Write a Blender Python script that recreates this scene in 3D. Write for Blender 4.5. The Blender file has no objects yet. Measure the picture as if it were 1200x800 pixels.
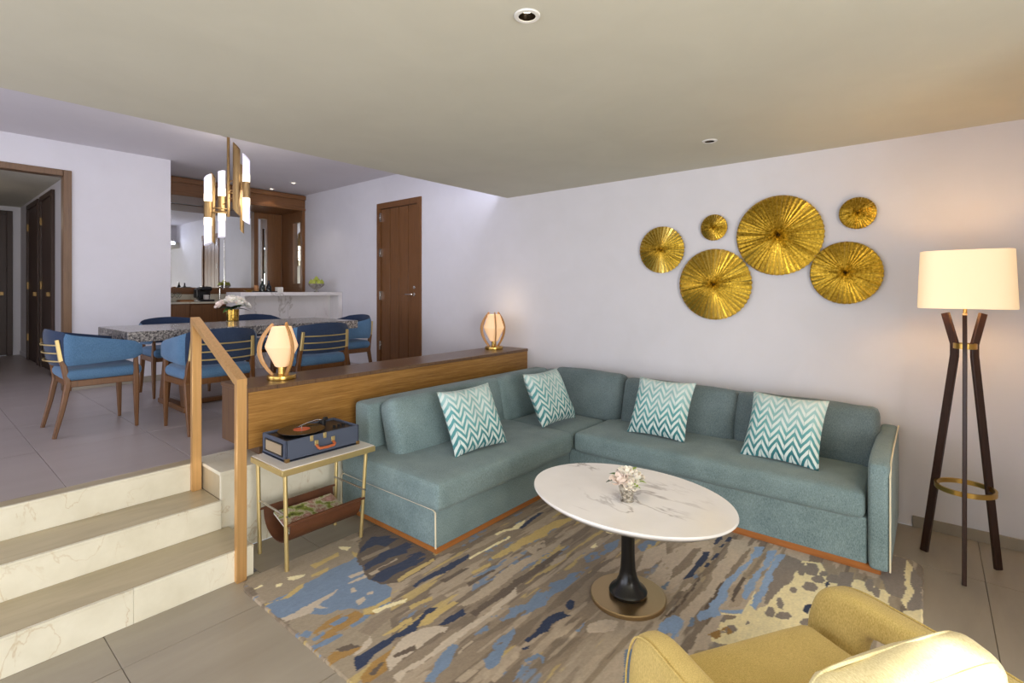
import bpy, bmesh, math, random, json
import numpy as np
from mathutils import Vector, Matrix, noise
random.seed(7)
PI = math.pi
R = math.radians
SC = bpy.context.scene
COL = SC.collection

# ------------------------------------------------------------------ camera
CAMZ = 1.573
cam_d = bpy.data.cameras.new('camera'); cam = bpy.data.objects.new('camera', cam_d); COL.objects.link(cam)
cam.location = (0, 0, CAMZ); cam.rotation_euler = (R(90), 0, R(39.657))
cam_d.sensor_width = 36.0; cam_d.lens = 593.525 / 1200 * 36
cam_d.shift_y = -(400 - 340.5) / 1200
cam_d.clip_start = 0.05; cam_d.clip_end = 100
SC.camera = cam

# ------------------------------------------------------------------ world, light, exposure
SC.view_settings.view_transform = 'Standard'; SC.view_settings.look = 'None'
SC.view_settings.gamma = 1.0; SC.view_settings.use_curve_mapping = False
SC.view_settings.exposure = 0.0
w = bpy.data.worlds.new('sky'); SC.world = w; w.use_nodes = True
w.node_tree.nodes['Background'].inputs[0].default_value = (0.75, 0.85, 1.0, 1)
w.node_tree.nodes['Background'].inputs[1].default_value = 0.8

def area(name, loc, rot, sx, sy, power, col):
    l = bpy.data.lights.new(name, 'AREA'); l.shape = 'RECTANGLE'; l.size = sx; l.size_y = sy
    l.energy = power; l.color = col
    o = bpy.data.objects.new(name, l); COL.objects.link(o); o.location = loc; o.rotation_euler = rot
    return o
def point(name, loc, power, col, rad=0.05):
    l = bpy.data.lights.new(name, 'POINT'); l.energy = power; l.color = col; l.shadow_soft_size = rad
    o = bpy.data.objects.new(name, l); COL.objects.link(o); o.location = loc
    return o
def spot(name, loc, power, col, size=90, blend=.6, rad=.03, rot=(0, 0, 0)):
    l = bpy.data.lights.new(name, 'SPOT'); l.energy = power; l.color = col; l.shadow_soft_size = rad
    l.spot_size = R(size); l.spot_blend = blend
    o = bpy.data.objects.new(name, l); COL.objects.link(o); o.location = loc; o.rotation_euler = rot
    return o
# daylight entering through the glazed doors behind and beside the camera
area('daylight_side', (2.50, -0.25, 1.25), (0, R(95), 0), 2.0, 2.3, 185, (1.0, 0.97, 0.93))
area('daylight_rear', (-1.5, -2.42, 1.25), (R(90), 0, 0), 3.2, 2.1, 62, (0.86, 0.89, 1.0))
sun_d = bpy.data.lights.new('sun', 'SUN'); sun_d.energy = 11.0; sun_d.angle = R(1.5); sun_d.color = (1.0, 0.95, 0.84)
sun = bpy.data.objects.new('sun', sun_d); COL.objects.link(sun); sun.location = (6, -2, 5)
sun.rotation_euler = Vector((-.80, .215, -.47)).to_track_quat('-Z', 'Y').to_euler()
# window of the dining area, to the left behind the camera
area('daylight_dining', (-5.3, -2.88, 1.75), (R(90), 0, 0), 2.6, 2.0, 70, (0.88, 0.87, 1.0))
# LED cove above the edge of the dropped ceiling
area('cove_led', (-3.70, 1.2, 2.72), (0, R(50), 0), .06, 6.0, 26, (0.76, 0.80, 1.0)).rotation_euler = (0, R(115), 0)
# recessed downlights
spot('downlight_beam', (-1.17, 1.5, 2.57), 26, (1.0, 0.82, 0.6), 80)
spot('downlight_beam', (-1.18, 3.56, 2.57), 6, (1.0, 0.82, 0.6), 80)
spot('downlight_beam', (-7.26, 3.70, 3.10), 6, (1.0, 0.88, 0.75), 110)
spot('downlight_beam', (-7.95, 3.70, 3.10), 2.5, (1.0, 0.88, 0.75), 110)
point('passage_light', (-9.6, 0.2, 2.6), 4, (1.0, 0.85, 0.7), .1)

# ------------------------------------------------------------------ materials
MATS = {}
def nt(name):
    m = bpy.data.materials.new(name); m.use_nodes = True
    N = m.node_tree.nodes; L = m.node_tree.links
    return m, N, L, N['Principled BSDF']
def srgb(h):
    if isinstance(h, str):
        c = [int(h[i:i + 2], 16) / 255 for i in (0, 2, 4)]
    else:
        c = [v / 255 for v in h]
    return tuple(v / 12.92 if v <= .04045 else ((v + .055) / 1.055) ** 2.4 for v in c) + (1,)
def coord(N, L, scale=(1, 1, 1), kind='pos', rot=(0, 0, 0)):
    mp = N.new('ShaderNodeMapping'); mp.inputs['Scale'].default_value = scale; mp.inputs['Rotation'].default_value = rot
    if kind == 'pos':
        g = N.new('ShaderNodeNewGeometry'); L.new(g.outputs['Position'], mp.inputs[0])
    else:
        g = N.new('ShaderNodeTexCoord'); L.new(g.outputs[{'obj': 'Object', 'uv': 'UV', 'gen': 'Generated'}[kind]], mp.inputs[0])
    return mp.outputs[0]
def noise_n(N, L, vec, scale, detail=4, rough=.55, dist=0):
    n = N.new('ShaderNodeTexNoise'); n.inputs['Scale'].default_value = scale; n.inputs['Detail'].default_value = detail
    n.inputs['Roughness'].default_value = rough; n.inputs['Distortion'].default_value = dist
    L.new(vec, n.inputs['Vector']); return n.outputs['Fac']
def ramp(N, L, fac, stops, interp='LINEAR'):
    r = N.new('ShaderNodeValToRGB'); r.color_ramp.interpolation = interp
    e = r.color_ramp.elements
    while len(e) < len(stops): e.new(.5)
    for i, (p, c) in enumerate(stops):
        e[i].position = p; e[i].color = c if len(c) == 4 else tuple(c) + (1,)
    L.new(fac, r.inputs[0]); return r.outputs[0]
def bump(N, L, h, bsdf, strength=.2, dist=.01):
    b = N.new('ShaderNodeBump'); b.inputs['Strength'].default_value = strength; b.inputs['Distance'].default_value = dist
    L.new(h, b.inputs['Height']); L.new(b.outputs[0], bsdf.inputs['Normal'])
def plain(name, col, rough=.5, metal=0, spec=.5, **kw):
    if name in MATS: return MATS[name]
    m, N, L, B = nt(name)
    B.inputs['Base Color'].default_value = srgb(col); B.inputs['Roughness'].default_value = rough; B.inputs['Metallic'].default_value = metal
    B.inputs['Specular IOR Level'].default_value = spec
    for k, v in kw.items(): B.inputs[k.replace('_', ' ')].default_value = v
    n = noise_n(N, L, coord(N, L, kind='obj'), 60, 3)
    bump(N, L, n, B, .02, .002)
    MATS[name] = m; return m
def mottled(name, c1, c2, scale, rough, stretch=(1, 1, 1), detail=5, bs=.05, metal=0, kind='pos', dist=.5, spec=.4, bd=.003):
    m, N, L, B = nt(name)
    v = coord(N, L, stretch, kind); n = noise_n(N, L, v, scale, detail, .6, dist)
    L.new(ramp(N, L, n, [(.3, srgb(c1)), (.7, srgb(c2))]), B.inputs['Base Color'])
    B.inputs['Roughness'].default_value = rough; B.inputs['Metallic'].default_value = metal; B.inputs['Specular IOR Level'].default_value = spec
    bump(N, L, n, B, bs, bd); MATS[name] = m; return m
def wood(name, c1, c2, axis, rough=.38, scale=1.0, kind='pos', c3=None):
    m, N, L, B = nt(name)
    st = [70, 70, 70]; st['xyz'.index(axis)] = 2.2
    v = coord(N, L, tuple(s * scale for s in st), kind)
    n = noise_n(N, L, v, 1.0, 6, .6, .6)
    v2 = coord(N, L, tuple(s * scale * 5 for s in st), kind); n2 = noise_n(N, L, v2, 1.0, 3, .6, 0)
    mx = N.new('ShaderNodeMath'); mx.operation = 'MULTIPLY_ADD'; mx.inputs[1].default_value = .35; L.new(n2, mx.inputs[0]); 
    m2 = N.new('ShaderNodeMath'); m2.operation = 'MULTIPLY'; m2.inputs[1].default_value = .65; L.new(n, m2.inputs[0]); L.new(m2.outputs[0], mx.inputs[2])
    L.new(ramp(N, L, mx.outputs[0], [(.33, srgb(c1)), (.5, srgb(c3 or c2)), (.68, srgb(c2))]), B.inputs['Base Color'])
    B.inputs['Roughness'].default_value = rough; bump(N, L, mx.outputs[0], B, .08, .002)
    MATS[name] = m; return m
def fabric(name, c1, c2, scale=260, rough=.9, kind='obj', streak=(1, 1, .35), bs=.35):
    m, N, L, B = nt(name)
    n = noise_n(N, L, coord(N, L, streak, kind), scale, 3, .7)
    n2 = noise_n(N, L, coord(N, L, (1, 1, 1), kind), 5, 2, .5)
    mx = N.new('ShaderNodeMath'); mx.operation = 'MULTIPLY_ADD'; mx.inputs[1].default_value = .25; L.new(n2, mx.inputs[0])
    m2 = N.new('ShaderNodeMath'); m2.operation = 'MULTIPLY'; m2.inputs[1].default_value = .75; L.new(n, m2.inputs[0]); L.new(m2.outputs[0], mx.inputs[2])
    L.new(ramp(N, L, mx.outputs[0], [(.36, srgb(c1)), (.64, srgb(c2))]), B.inputs['Base Color'])
    B.inputs['Roughness'].default_value = rough; B.inputs['Specular IOR Level'].default_value = .15
    B.inputs['Sheen Weight'].default_value = .15
    bump(N, L, n, B, bs, .0015); MATS[name] = m; return m
def veined(name, base, vein, base2, scale=1.6, rough=.15, width=.02, kind='pos', soft=.5, det=5):
    m, N, L, B = nt(name)
    v = coord(N, L, (1, 1, 1), kind, (0.3, .2, .5))
    n = noise_n(N, L, coord(N, L, (1, 2.2, 1), kind, (0.3, .2, .5)), scale, det, .55, .6)
    # veins where the noise crosses its middle value
    s = N.new('ShaderNodeMath'); s.operation = 'SUBTRACT'; s.inputs[1].default_value = .5; L.new(n, s.inputs[0])
    a = N.new('ShaderNodeMath'); a.operation = 'ABSOLUTE'; L.new(s.outputs[0], a.inputs[0])
    n3 = noise_n(N, L, v, scale * 1.3, 3, .5)
    r = ramp(N, L, a.outputs[0], [(0, (1, 1, 1)), (width, (0, 0, 0))])
    r3 = ramp(N, L, n3, [(.40, (0, 0, 0)), (.58, (soft, soft, soft))])
    mu = N.new('ShaderNodeMath'); mu.operation = 'MULTIPLY'; L.new(r, mu.inputs[0]); L.new(r3, mu.inputs[1])
    n2 = noise_n(N, L, v, scale * 2.4, 5, .6)
    b = ramp(N, L, n2, [(.35, srgb(base)), (.7, srgb(base2))])
    mx = N.new('ShaderNodeMix'); mx.data_type = 'RGBA'; L.new(mu.outputs[0], mx.inputs[0]); L.new(b, mx.inputs[6]); mx.inputs[7].default_value = srgb(vein)
    L.new(mx.outputs[2], B.inputs['Base Color']); B.inputs['Roughness'].default_value = rough
    MATS[name] = m; return m
def emis(name, col, strength, base=None):
    m, N, L, B = nt(name)
    B.inputs['Base Color'].default_value = srgb(base or col); B.inputs['Emission Color'].default_value = srgb(col); B.inputs['Emission Strength'].default_value = strength
    B.inputs['Roughness'].default_value = .6; MATS[name] = m; return m

M = MATS
mottled('wall_paint', (217, 215, 219), (221, 219, 224), 3, .85, bs=.02)
mottled('ceiling_paint', (199, 196, 181), (205, 202, 187), 2, .9, bs=.02)
mottled('ceiling_high_paint', (214, 210, 214), (218, 214, 218), 2, .9, bs=.02)
def floor_mat(name, c1, c2, rough):
    m, N, L, B = nt(name)
    n = noise_n(N, L, coord(N, L, (4, .8, 1)), 1.3, 6, .6, .3)
    oi = N.new('ShaderNodeObjectInfo')
    ad = N.new('ShaderNodeMath'); ad.operation = 'MULTIPLY_ADD'; ad.inputs[1].default_value = .05; L.new(oi.outputs['Random'], ad.inputs[0]); L.new(n, ad.inputs[2])
    L.new(ramp(N, L, ad.outputs[0], [(.3, srgb(c1)), (.8, srgb(c2))]), B.inputs['Base Color'])
    B.inputs['Roughness'].default_value = rough; MATS[name] = m
    n2 = noise_n(N, L, coord(N, L), 90, 3); bump(N, L, n2, B, .03, .002)
floor_mat('floor_tile', (146, 137, 122), (166, 157, 142), .4)
floor_mat('platform_tile', (162, 152, 149), (171, 161, 159), .36)
mottled('grout', (118, 108, 98), (128, 118, 108), 30, .9)
veined('cream_marble', (224, 219, 200), (186, 162, 124), (211, 205, 184), 2.2, .3, .012, soft=.6)
mottled('tread_stone', (164, 150, 122), (188, 174, 144), 2.2, .3, (5, .8, 1))
veined('white_marble', (232, 228, 226), (176, 168, 162), (220, 216, 214), .9, .12, .012, soft=.8)
veined('table_marble', (246, 244, 242), (176, 170, 166), (238, 236, 234), 1.7, .12, .022, kind='obj', soft=1.0, det=5)
m, N, L, B = nt('granite')
v = coord(N, L); n = noise_n(N, L, v, 55, 4, .75)
L.new(ramp(N, L, n, [(.38, srgb((58, 56, 58))), (.5, srgb((120, 116, 114))), (.62, srgb((176, 170, 164)))]), B.inputs['Base Color']); B.inputs['Roughness'].default_value = .18; MATS['granite'] = m
wood('oak_console', (124, 84, 36), (188, 142, 78), 'y', .36, c3=(158, 114, 56))
wood('oak_end', (84, 60, 42), (112, 84, 60), 'z', .3)
wood('door_wood', (88, 56, 30), (118, 78, 44), 'z', .4)
wood('dark_door', (44, 28, 20), (62, 40, 28), 'z', .45)
wood('frame_wood', (92, 68, 48), (118, 90, 64), 'z', .4)
wood('bar_wood', (98, 64, 36), (128, 86, 50), 'z', .4)
wood('bar_wood_side', (98, 64, 36), (128, 86, 50), 'y', .4)
wood('chair_wood', (74, 47, 25), (108, 71, 38), 'z', .4, kind='obj')
wood('plinth_wood', (150, 92, 42), (176, 112, 56), 'y', .35)
wood('plinth_wood_long', (140, 86, 42), (172, 108, 56), 'x', .35)
wood('walnut', (38, 22, 15), (60, 36, 26), 'z', .35)
wood('lamp_wood', (150, 104, 54), (186, 138, 80), 'z', .35, kind='obj')
m, N, L, B = nt('bronze')
n = noise_n(N, L, coord(N, L, (90, 90, 2)), 1, 3)
L.new(ramp(N, L, n, [(.3, srgb((214, 168, 108))), (.7, srgb((230, 184, 124)))]), B.inputs['Base Color']); B.inputs['Metallic'].default_value = .7; B.inputs['Roughness'].default_value = .36; MATS['bronze'] = m
plain('brass', (206, 168, 92), .28, 1)
plain('soft_brass', (206, 184, 128), .42, .8)
plain('antique_brass', (150, 122, 80), .38, .9)
plain('base_brass', (178, 152, 112), .3, .9)
plain('steel', (190, 188, 184), .25, 1)
plain('chrome', (220, 218, 214), .12, 1)
m, N, L, B = nt('hammered_gold')
n = noise_n(N, L, coord(N, L, kind='obj'), 70, 4, .7)
L.new(ramp(N, L, n, [(.3, srgb((178, 154, 72))), (.7, srgb((238, 216, 136)))]), B.inputs['Base Color']); B.inputs['Metallic'].default_value = 1; B.inputs['Roughness'].default_value = .27
bump(N, L, n, B, .22, .003); MATS['hammered_gold'] = m
plain('black_lacquer', (14, 13, 13), .25)
plain('black_plastic', (18, 18, 20), .35)
plain('navy_leatherette', (72, 80, 98), .6)
plain('speaker_cloth', (168, 150, 124), .9)
plain('vinyl', (16, 15, 15), .18)
plain('record_label', (206, 96, 58), .5)
plain('tan_leather', (176, 92, 50), .5)
mottled('sling_leather', (80, 48, 30), (102, 62, 38), 8, .5, kind='obj')
plain('white_top', (226, 220, 208), .3)
plain('cream_piping', (226, 216, 188), .8)
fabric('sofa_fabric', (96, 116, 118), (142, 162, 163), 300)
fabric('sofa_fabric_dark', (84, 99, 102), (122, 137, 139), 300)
fabric('yellow_fabric', (182, 156, 84), (224, 200, 128), 330, bs=.5)
fabric('pale_yellow_fabric', (216, 200, 146), (246, 234, 190), 300, streak=(1, .4, 1), bs=.6)
fabric('blue_fabric', (66, 98, 130), (92, 126, 158), 300)
fabric('navy_fabric', (34, 46, 70), (48, 62, 88), 300)
plain('leaf', (70, 106, 40), .5); plain('light_leaf', (150, 178, 62), .5); plain('dark_leaf', (40, 62, 32), .5)
plain('petal', (250, 243, 232), .7, Subsurface_Weight=.1); plain('blush_petal', (248, 234, 224), .7)
plain('black_bottle', (16, 18, 18), .1); plain('green_bottle', (22, 34, 26), .1)
plain('pear', (176, 184, 78), .45)
plain('white_ceramic', (232, 230, 226), .3)
plain('wood_tray', (170, 118, 70), .5)
plain('white_enamel', (226, 224, 220), .4)
plain('paper', (224, 220, 210), .7)
emis('lamp_lens', (255, 236, 200), 9)
m, N, L, B = nt('mirror')
B.inputs['Base Color'].default_value = (.86, .88, .86, 1); B.inputs['Metallic'].default_value = 1; B.inputs['Roughness'].default_value = .02; MATS['mirror'] = m
m, N, L, B = nt('clear_glass')
B.inputs['Transmission Weight'].default_value = 1; B.inputs['Roughness'].default_value = .02; B.inputs['IOR'].default_value = 1.3; B.inputs['Base Color'].default_value = (.95, .97, .96, 1); MATS['clear_glass'] = m
m, N, L, B = nt('window_glass')
tr = N.new('ShaderNodeBsdfTransparent'); gl = N.new('ShaderNodeBsdfGlossy'); gl.inputs['Roughness'].default_value = .01; fr = N.new('ShaderNodeFresnel'); fr.inputs[0].default_value = 1.4
mxs = N.new('ShaderNodeMixShader'); L.new(fr.outputs[0], mxs.inputs[0]); L.new(tr.outputs[0], mxs.inputs[1]); L.new(gl.outputs[0], mxs.inputs[2]); L.new(mxs.outputs[0], N['Material Output'].inputs['Surface']); MATS['window_glass'] = m
m, N, L, B = nt('mercury_glass')
n = noise_n(N, L, coord(N, L, kind='obj'), 60, 4, .7)
L.new(ramp(N, L, n, [(.4, srgb((120, 112, 100))), (.6, srgb((222, 218, 208)))]), B.inputs['Base Color']); B.inputs['Metallic'].default_value = .7; B.inputs['Roughness'].default_value = .2; MATS['mercury_glass'] = m
m, N, L, B = nt('gold_glass')
n = noise_n(N, L, coord(N, L, kind='obj'), 90, 4, .7)
L.new(ramp(N, L, n, [(.4, srgb((130, 92, 28))), (.6, srgb((226, 190, 96)))]), B.inputs['Base Color']); B.inputs['Metallic'].default_value = .9; B.inputs['Roughness'].default_value = .22; MATS['gold_glass'] = m
def shade_mat(name, col, e, base):
    m, N, L, B = nt(name)
    B.inputs['Base Color'].default_value = srgb(base); B.inputs['Roughness'].default_value = .8
    B.inputs['Emission Color'].default_value = srgb(col); B.inputs['Emission Strength'].default_value = e
    MATS[name] = m
shade_mat('linen_shade', (255, 214, 156), .60, (238, 224, 200))
shade_mat('frosted_shade', (255, 196, 130), .55, (226, 200, 172))
shade_mat('frosted_tube', (236, 232, 255), .42, (235, 232, 238))
shade_mat('tube_glow', (255, 238, 214), 2.2, (240, 232, 220))

# ------------------------------------------------------------------ mesh helpers
class MB:
    def __init__(s): s.v = []; s.f = []; s.m = []; s.mats = []; s.sm = []
    def mi(s, mat):
        if mat not in s.mats: s.mats.append(mat)
        return s.mats.index(mat)
    def add(s, vs, fs, mat, smooth=False):
        o = len(s.v); s.v += [tuple(p) for p in vs]; i = s.mi(mat)
        for f in fs: s.f.append(tuple(o + k for k in f)); s.m.append(i); s.sm.append(smooth)
        return s
    def box(s, a, b, mat, bev=0):
        x0, y0, z0 = [min(a[i], b[i]) for i in range(3)]; x1, y1, z1 = [max(a[i], b[i]) for i in range(3)]
        if bev:
            return s.rbox(((x0 + x1) / 2, (y0 + y1) / 2, (z0 + z1) / 2), (x1 - x0, y1 - y0, z1 - z0), bev, mat)
        vs = [(x0, y0, z0), (x1, y0, z0), (x1, y1, z0), (x0, y1, z0), (x0, y0, z1), (x1, y0, z1), (x1, y1, z1), (x0, y1, z1)]
        return s.add(vs, [(0, 3, 2, 1), (4, 5, 6, 7), (0, 1, 5, 4), (1, 2, 6, 5), (2, 3, 7, 6), (3, 0, 4, 7)], mat)
    def rbox(s, c, d, r, mat, seg=2, mtx=None, smooth=True):
        bm = bmesh.new(); bmesh.ops.create_cube(bm, size=1)
        for v in bm.verts: v.co = Vector((v.co.x * d[0], v.co.y * d[1], v.co.z * d[2]))
        r = min(r, min(d) * .49)
        if r <= .0065: smooth = False; seg = 1
        bmesh.ops.bevel(bm, geom=bm.edges[:], offset=r, segments=seg, profile=.5, affect='EDGES')
        mt = (mtx or Matrix.Identity(4))
        vs = [tuple(Vector(c) + (mt @ v.co)) for v in bm.verts]; bm.verts.index_update()
        fs = [tuple(v.index for v in f.verts) for f in bm.faces]; bm.free()
        return s.add(vs, fs, mat, smooth)
    def lathe(s, prof, mat, c=(0, 0, 0), seg=32, mtx=None, cap0=False, cap1=False, smooth=True):
        vs = []; n = len(prof)
        for (r, z) in prof:
            for k in range(seg):
                a = 2 * PI * k / seg; p = Vector((r * math.cos(a), r * math.sin(a), z))
                if mtx: p = mtx @ p
                vs.append(tuple(p + Vector(c)))
        fs = []
        for i in range(n - 1):
            for k in range(seg):
                k2 = (k + 1) % seg; fs.append((i * seg + k, i * seg + k2, (i + 1) * seg + k2, (i + 1) * seg + k))
        if cap0: fs.append(tuple(reversed(range(seg))))
        if cap1: fs.append(tuple((n - 1) * seg + k for k in range(seg)))
        return s.add(vs, fs, mat, smooth)
    def sweep(s, path, sec, mat, closed=False, caps=True, smooth=True, up=None, scales=None, upl=None):
        """sec: list of (a,b) cross-section points in (side, up) axes along the path"""
        P = [Vector(p) for p in path]; n = len(P); m = len(sec); vs = []; prev = None
        for i in range(n):
            if closed: t = (P[(i + 1) % n] - P[i - 1]).normalized()
            else: t = (P[min(i + 1, n - 1)] - P[max(i - 1, 0)]).normalized()
            if upl is not None: u = Vector(upl[i])
            elif up is not None: u = Vector(up)
            else:
                if prev is None: u = Vector((0, 0, 1)) if abs(t.z) < .9 else Vector((1, 0, 0))
                else: u = prev
            side = t.cross(u).normalized(); u = side.cross(t).normalized(); prev = u
            k = scales[i] if scales else 1
            kk = k if isinstance(k, tuple) else (k, k)
            for a, b in sec: vs.append(tuple(P[i] + side * a * kk[0] + u * b * kk[1]))
        fs = []
        for i in range(n if closed else n - 1):
            j = (i + 1) % n
            for k in range(m):
                k2 = (k + 1) % m; fs.append((i * m + k, i * m + k2, j * m + k2, j * m + k))
        if caps and not closed: fs.append(tuple(reversed(range(m)))); fs.append(tuple((n - 1) * m + k for k in range(m)))
        return s.add(vs, fs, mat, smooth)
    def tube(s, path, r, mat, seg=12, closed=False, scales=None, smooth=True):
        return s.sweep(path, circ(r, seg), mat, closed, True, smooth, scales=scales)
    def ell(s, c, d, mat, seg=14, rings=8, mtx=None):
        vs = []; fs = []
        for i in range(rings + 1):
            th = PI * i / rings
            for k in range(seg):
                a = 2 * PI * k / seg; p = Vector((d[0] * math.sin(th) * math.cos(a), d[1] * math.sin(th) * math.sin(a), d[2] * math.cos(th)))
                if mtx: p = mtx @ p
                vs.append(tuple(p + Vector(c)))
        for i in range(rings):
            for k in range(seg):
                k2 = (k + 1) % seg; fs.append((i * seg + k, (i + 1) * seg + k, (i + 1) * seg + k2, i * seg + k2))
        return s.add(vs, fs, mat, True)
    def prism(s, poly, a, b, mat, axis='z', smooth=False):
        """poly: 2-D outline extruded along axis from a to b (counter-clockwise)"""
        def P(p, h): return {'z': (p[0], p[1], h), 'y': (p[0], h, p[1]), 'x': (h, p[0], p[1])}[axis]
        n = len(poly); vs = [P(p, a) for p in poly] + [P(p, b) for p in poly]
        fs = [tuple(reversed(range(n))), tuple(range(n, 2 * n))] + [(i, (i + 1) % n, n + (i + 1) % n, n + i) for i in range(n)]
        return s.add(vs, fs, mat, smooth)
    def build(s, name, parent=None, loc=(0, 0, 0), rot=(0, 0, 0), weld=True):
        me = bpy.data.meshes.new(name); me.from_pydata(s.v, [], s.f)
        for mt in s.mats: me.materials.append(MATS[mt])
        me.polygons.foreach_set('material_index', s.m); me.polygons.foreach_set('use_smooth', s.sm)
        bm = bmesh.new(); bm.from_mesh(me)
        if weld: bmesh.ops.remove_doubles(bm, verts=bm.verts[:], dist=1e-5)
        bmesh.ops.recalc_face_normals(bm, faces=bm.faces[:])
        bm.to_mesh(me); bm.free()
        try: me.set_sharp_from_angle(angle=R(42))
        except Exception: pass
        o = bpy.data.objects.new(name, me); COL.objects.link(o); o.location = loc; o.rotation_euler = rot
        if any(s.sm):
            wn = o.modifiers.new('weighted_normals', 'WEIGHTED_NORMAL'); wn.keep_sharp = True
        if parent: o.parent = parent
        return o
def circ(r, seg=12): return [(r * math.cos(2 * PI * k / seg), r * math.sin(2 * PI * k / seg)) for k in range(seg)]
def rect(a, b, bev=0):
    a /= 2; b /= 2
    if not bev: return [(a, -b), (a, b), (-a, b), (-a, -b)]
    return [(a, -b + bev), (a, b - bev), (a - bev, b), (-a + bev, b), (-a, b - bev), (-a, -b + bev), (-a + bev, -b), (a - bev, -b)]
def sq(a, b, n=20, e=4):
    out = []
    for k in range(n):
        t = 2 * PI * k / n; c, s_ = math.cos(t), math.sin(t)
        out.append((a * math.copysign(abs(c) ** (2 / e), c), b * math.copysign(abs(s_) ** (2 / e), s_)))
    return out
def tag(o, label=None, cat=None, group=None, kind=None):
    if label: o['label'] = label
    if cat: o['category'] = cat
    if group: o['group'] = group
    if kind: o['kind'] = kind
    return o
def thing(name, label, cat, loc=(0, 0, 0), rz=0, group=None):
    o = bpy.data.objects.new(name, None); COL.objects.link(o); o.location = loc; o.rotation_euler = (0, 0, rz)
    o.empty_display_size = .1
    return tag(o, label, cat, group)
def struct(name, mb=None, loc=(0, 0, 0), label=None):
    if mb is None:
        o = bpy.data.objects.new(name, None); COL.objects.link(o); o.location = loc
    else: o = mb.build(name, None, loc)
    o['kind'] = 'structure'
    if label: o['label'] = label
    return o
def dup(root, loc, rz, label=None, group=None):
    r = root.copy(); COL.objects.link(r); r.location = loc; r.rotation_euler = (0, 0, rz)
    if label: r['label'] = label
    if group: r['group'] = group
    for ch in list(root.children):
        c = ch.copy(); COL.objects.link(c); c.parent = r
        for g in ch.children:
            d = g.copy(); COL.objects.link(d); d.parent = c
    return r
def fb(x0, y0, z0, x1, y1, z1, mat, bev=0): return MB().box((x0, y0, z0), (x1, y1, z1), mat, bev)
def cushion(w, d, h, mat, n=14, e=5.0, crown=.02, seed=0, wr=.004, edge=None):
    """soft rounded block w(x) d(y) h(z) centred on the origin, with a crown on its two big faces"""
    bm = bmesh.new(); bmesh.ops.create_cube(bm, size=2)
    bmesh.ops.subdivide_edges(bm, edges=bm.edges[:], cuts=n, use_grid_fill=True)
    a, b, c = w / 2, d / 2, h / 2
    rr = edge if edge else min(a, b, c) * .55
    for v in bm.verts:
        x, y, z = v.co
        # rounded-box mapping with denser rows at the edges
        fx = math.copysign(abs(math.sin(x * PI / 2)) ** .8, x); fy = math.copysign(abs(math.sin(y * PI / 2)) ** .8, y); fz = math.copysign(abs(math.sin(z * PI / 2)) ** .8, z)
        p = Vector((fx * a, fy * b, fz * c))
        q = Vector((max(-a + rr, min(a - rr, p.x)), max(-b + rr, min(b - rr, p.y)), max(-c + rr, min(c - rr, p.z))))
        dd = p - q
        if dd.length > 1e-6: p = q + dd.normalized() * rr
        sx, sy, sz = p.x / a, p.y / b, p.z / c
        cr = [crown if h <= min(w, d) else 0, 0, 0]
        dims = [w, d, h]; k = dims.index(min(dims)); o = [i for i in range(3) if i != k]
        S = (sx, sy, sz); g = max(0, 1 - S[o[0]] ** 2) * max(0, 1 - S[o[1]] ** 2)
        p[k] += S[k] * crown * g ** .6
        # slightly bowed sides
        for i in o: p[i] += S[i] * crown * .35 * (1 - S[k] ** 2) * (1 - S[[j for j in o if j != i][0]] ** 2)
        nz = noise.noise(Vector((p.x * 5 + seed * 3.1, p.y * 5, p.z * 5 + seed)))
        nz2 = noise.noise(Vector((p.x * 14 + seed, p.y * 14, p.z * 5)))
        if v.co.length: p += p.normalized() * (nz * wr * 1.6 + nz2 * wr)
        v.co = p
    bm.verts.index_update(); mb = MB()
    mb.add([tuple(v.co) for v in bm.verts], [tuple(v.index for v in f.verts) for f in bm.faces], mat, True); bm.free()
    return mb

# ================================================================== THE SETTING
P = 0.495            # height of the dining platform
CL, CH = 2.607, 3.165  # low and high ceiling
YW = 4.32            # long wall with the door and the gold discs
XP = -3.25           # face of the low wall under the console
def walls(name, boxes, mat='wall_paint'):
    mb = MB()
    for b in boxes: mb.box(b[:3], b[3:], mat)
    return struct(name, mb)
# long wall, with the doorway cut out at the right of the dining area
DX0, DX1, DZ = -6.06, -5.105, 2.80
walls('wall_back', [(-9.0, YW, 0, DX0 + .06, YW + .15, CH + .1), (DX1 - .06, YW, 0, 2.6, YW + .15, CH + .1), (DX0 + .06, YW, DZ - .06, DX1 - .06, YW + .15, CH + .1)])
walls('wall_left', [(-7.25, 1.17, P, -7.15, 2.10, CH + .05), (-7.25, -3.0, P, -7.15, -1.2, CH + .05), (-7.25, -1.2, 2.86, -7.15, 1.17, CH + .05)])
walls('wall_alcove', [(-8.98, 2.02, P, -7.25, 2.10, CH + .05), (-8.98, 2.10, P, -8.88, YW, CH + .05)])
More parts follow.
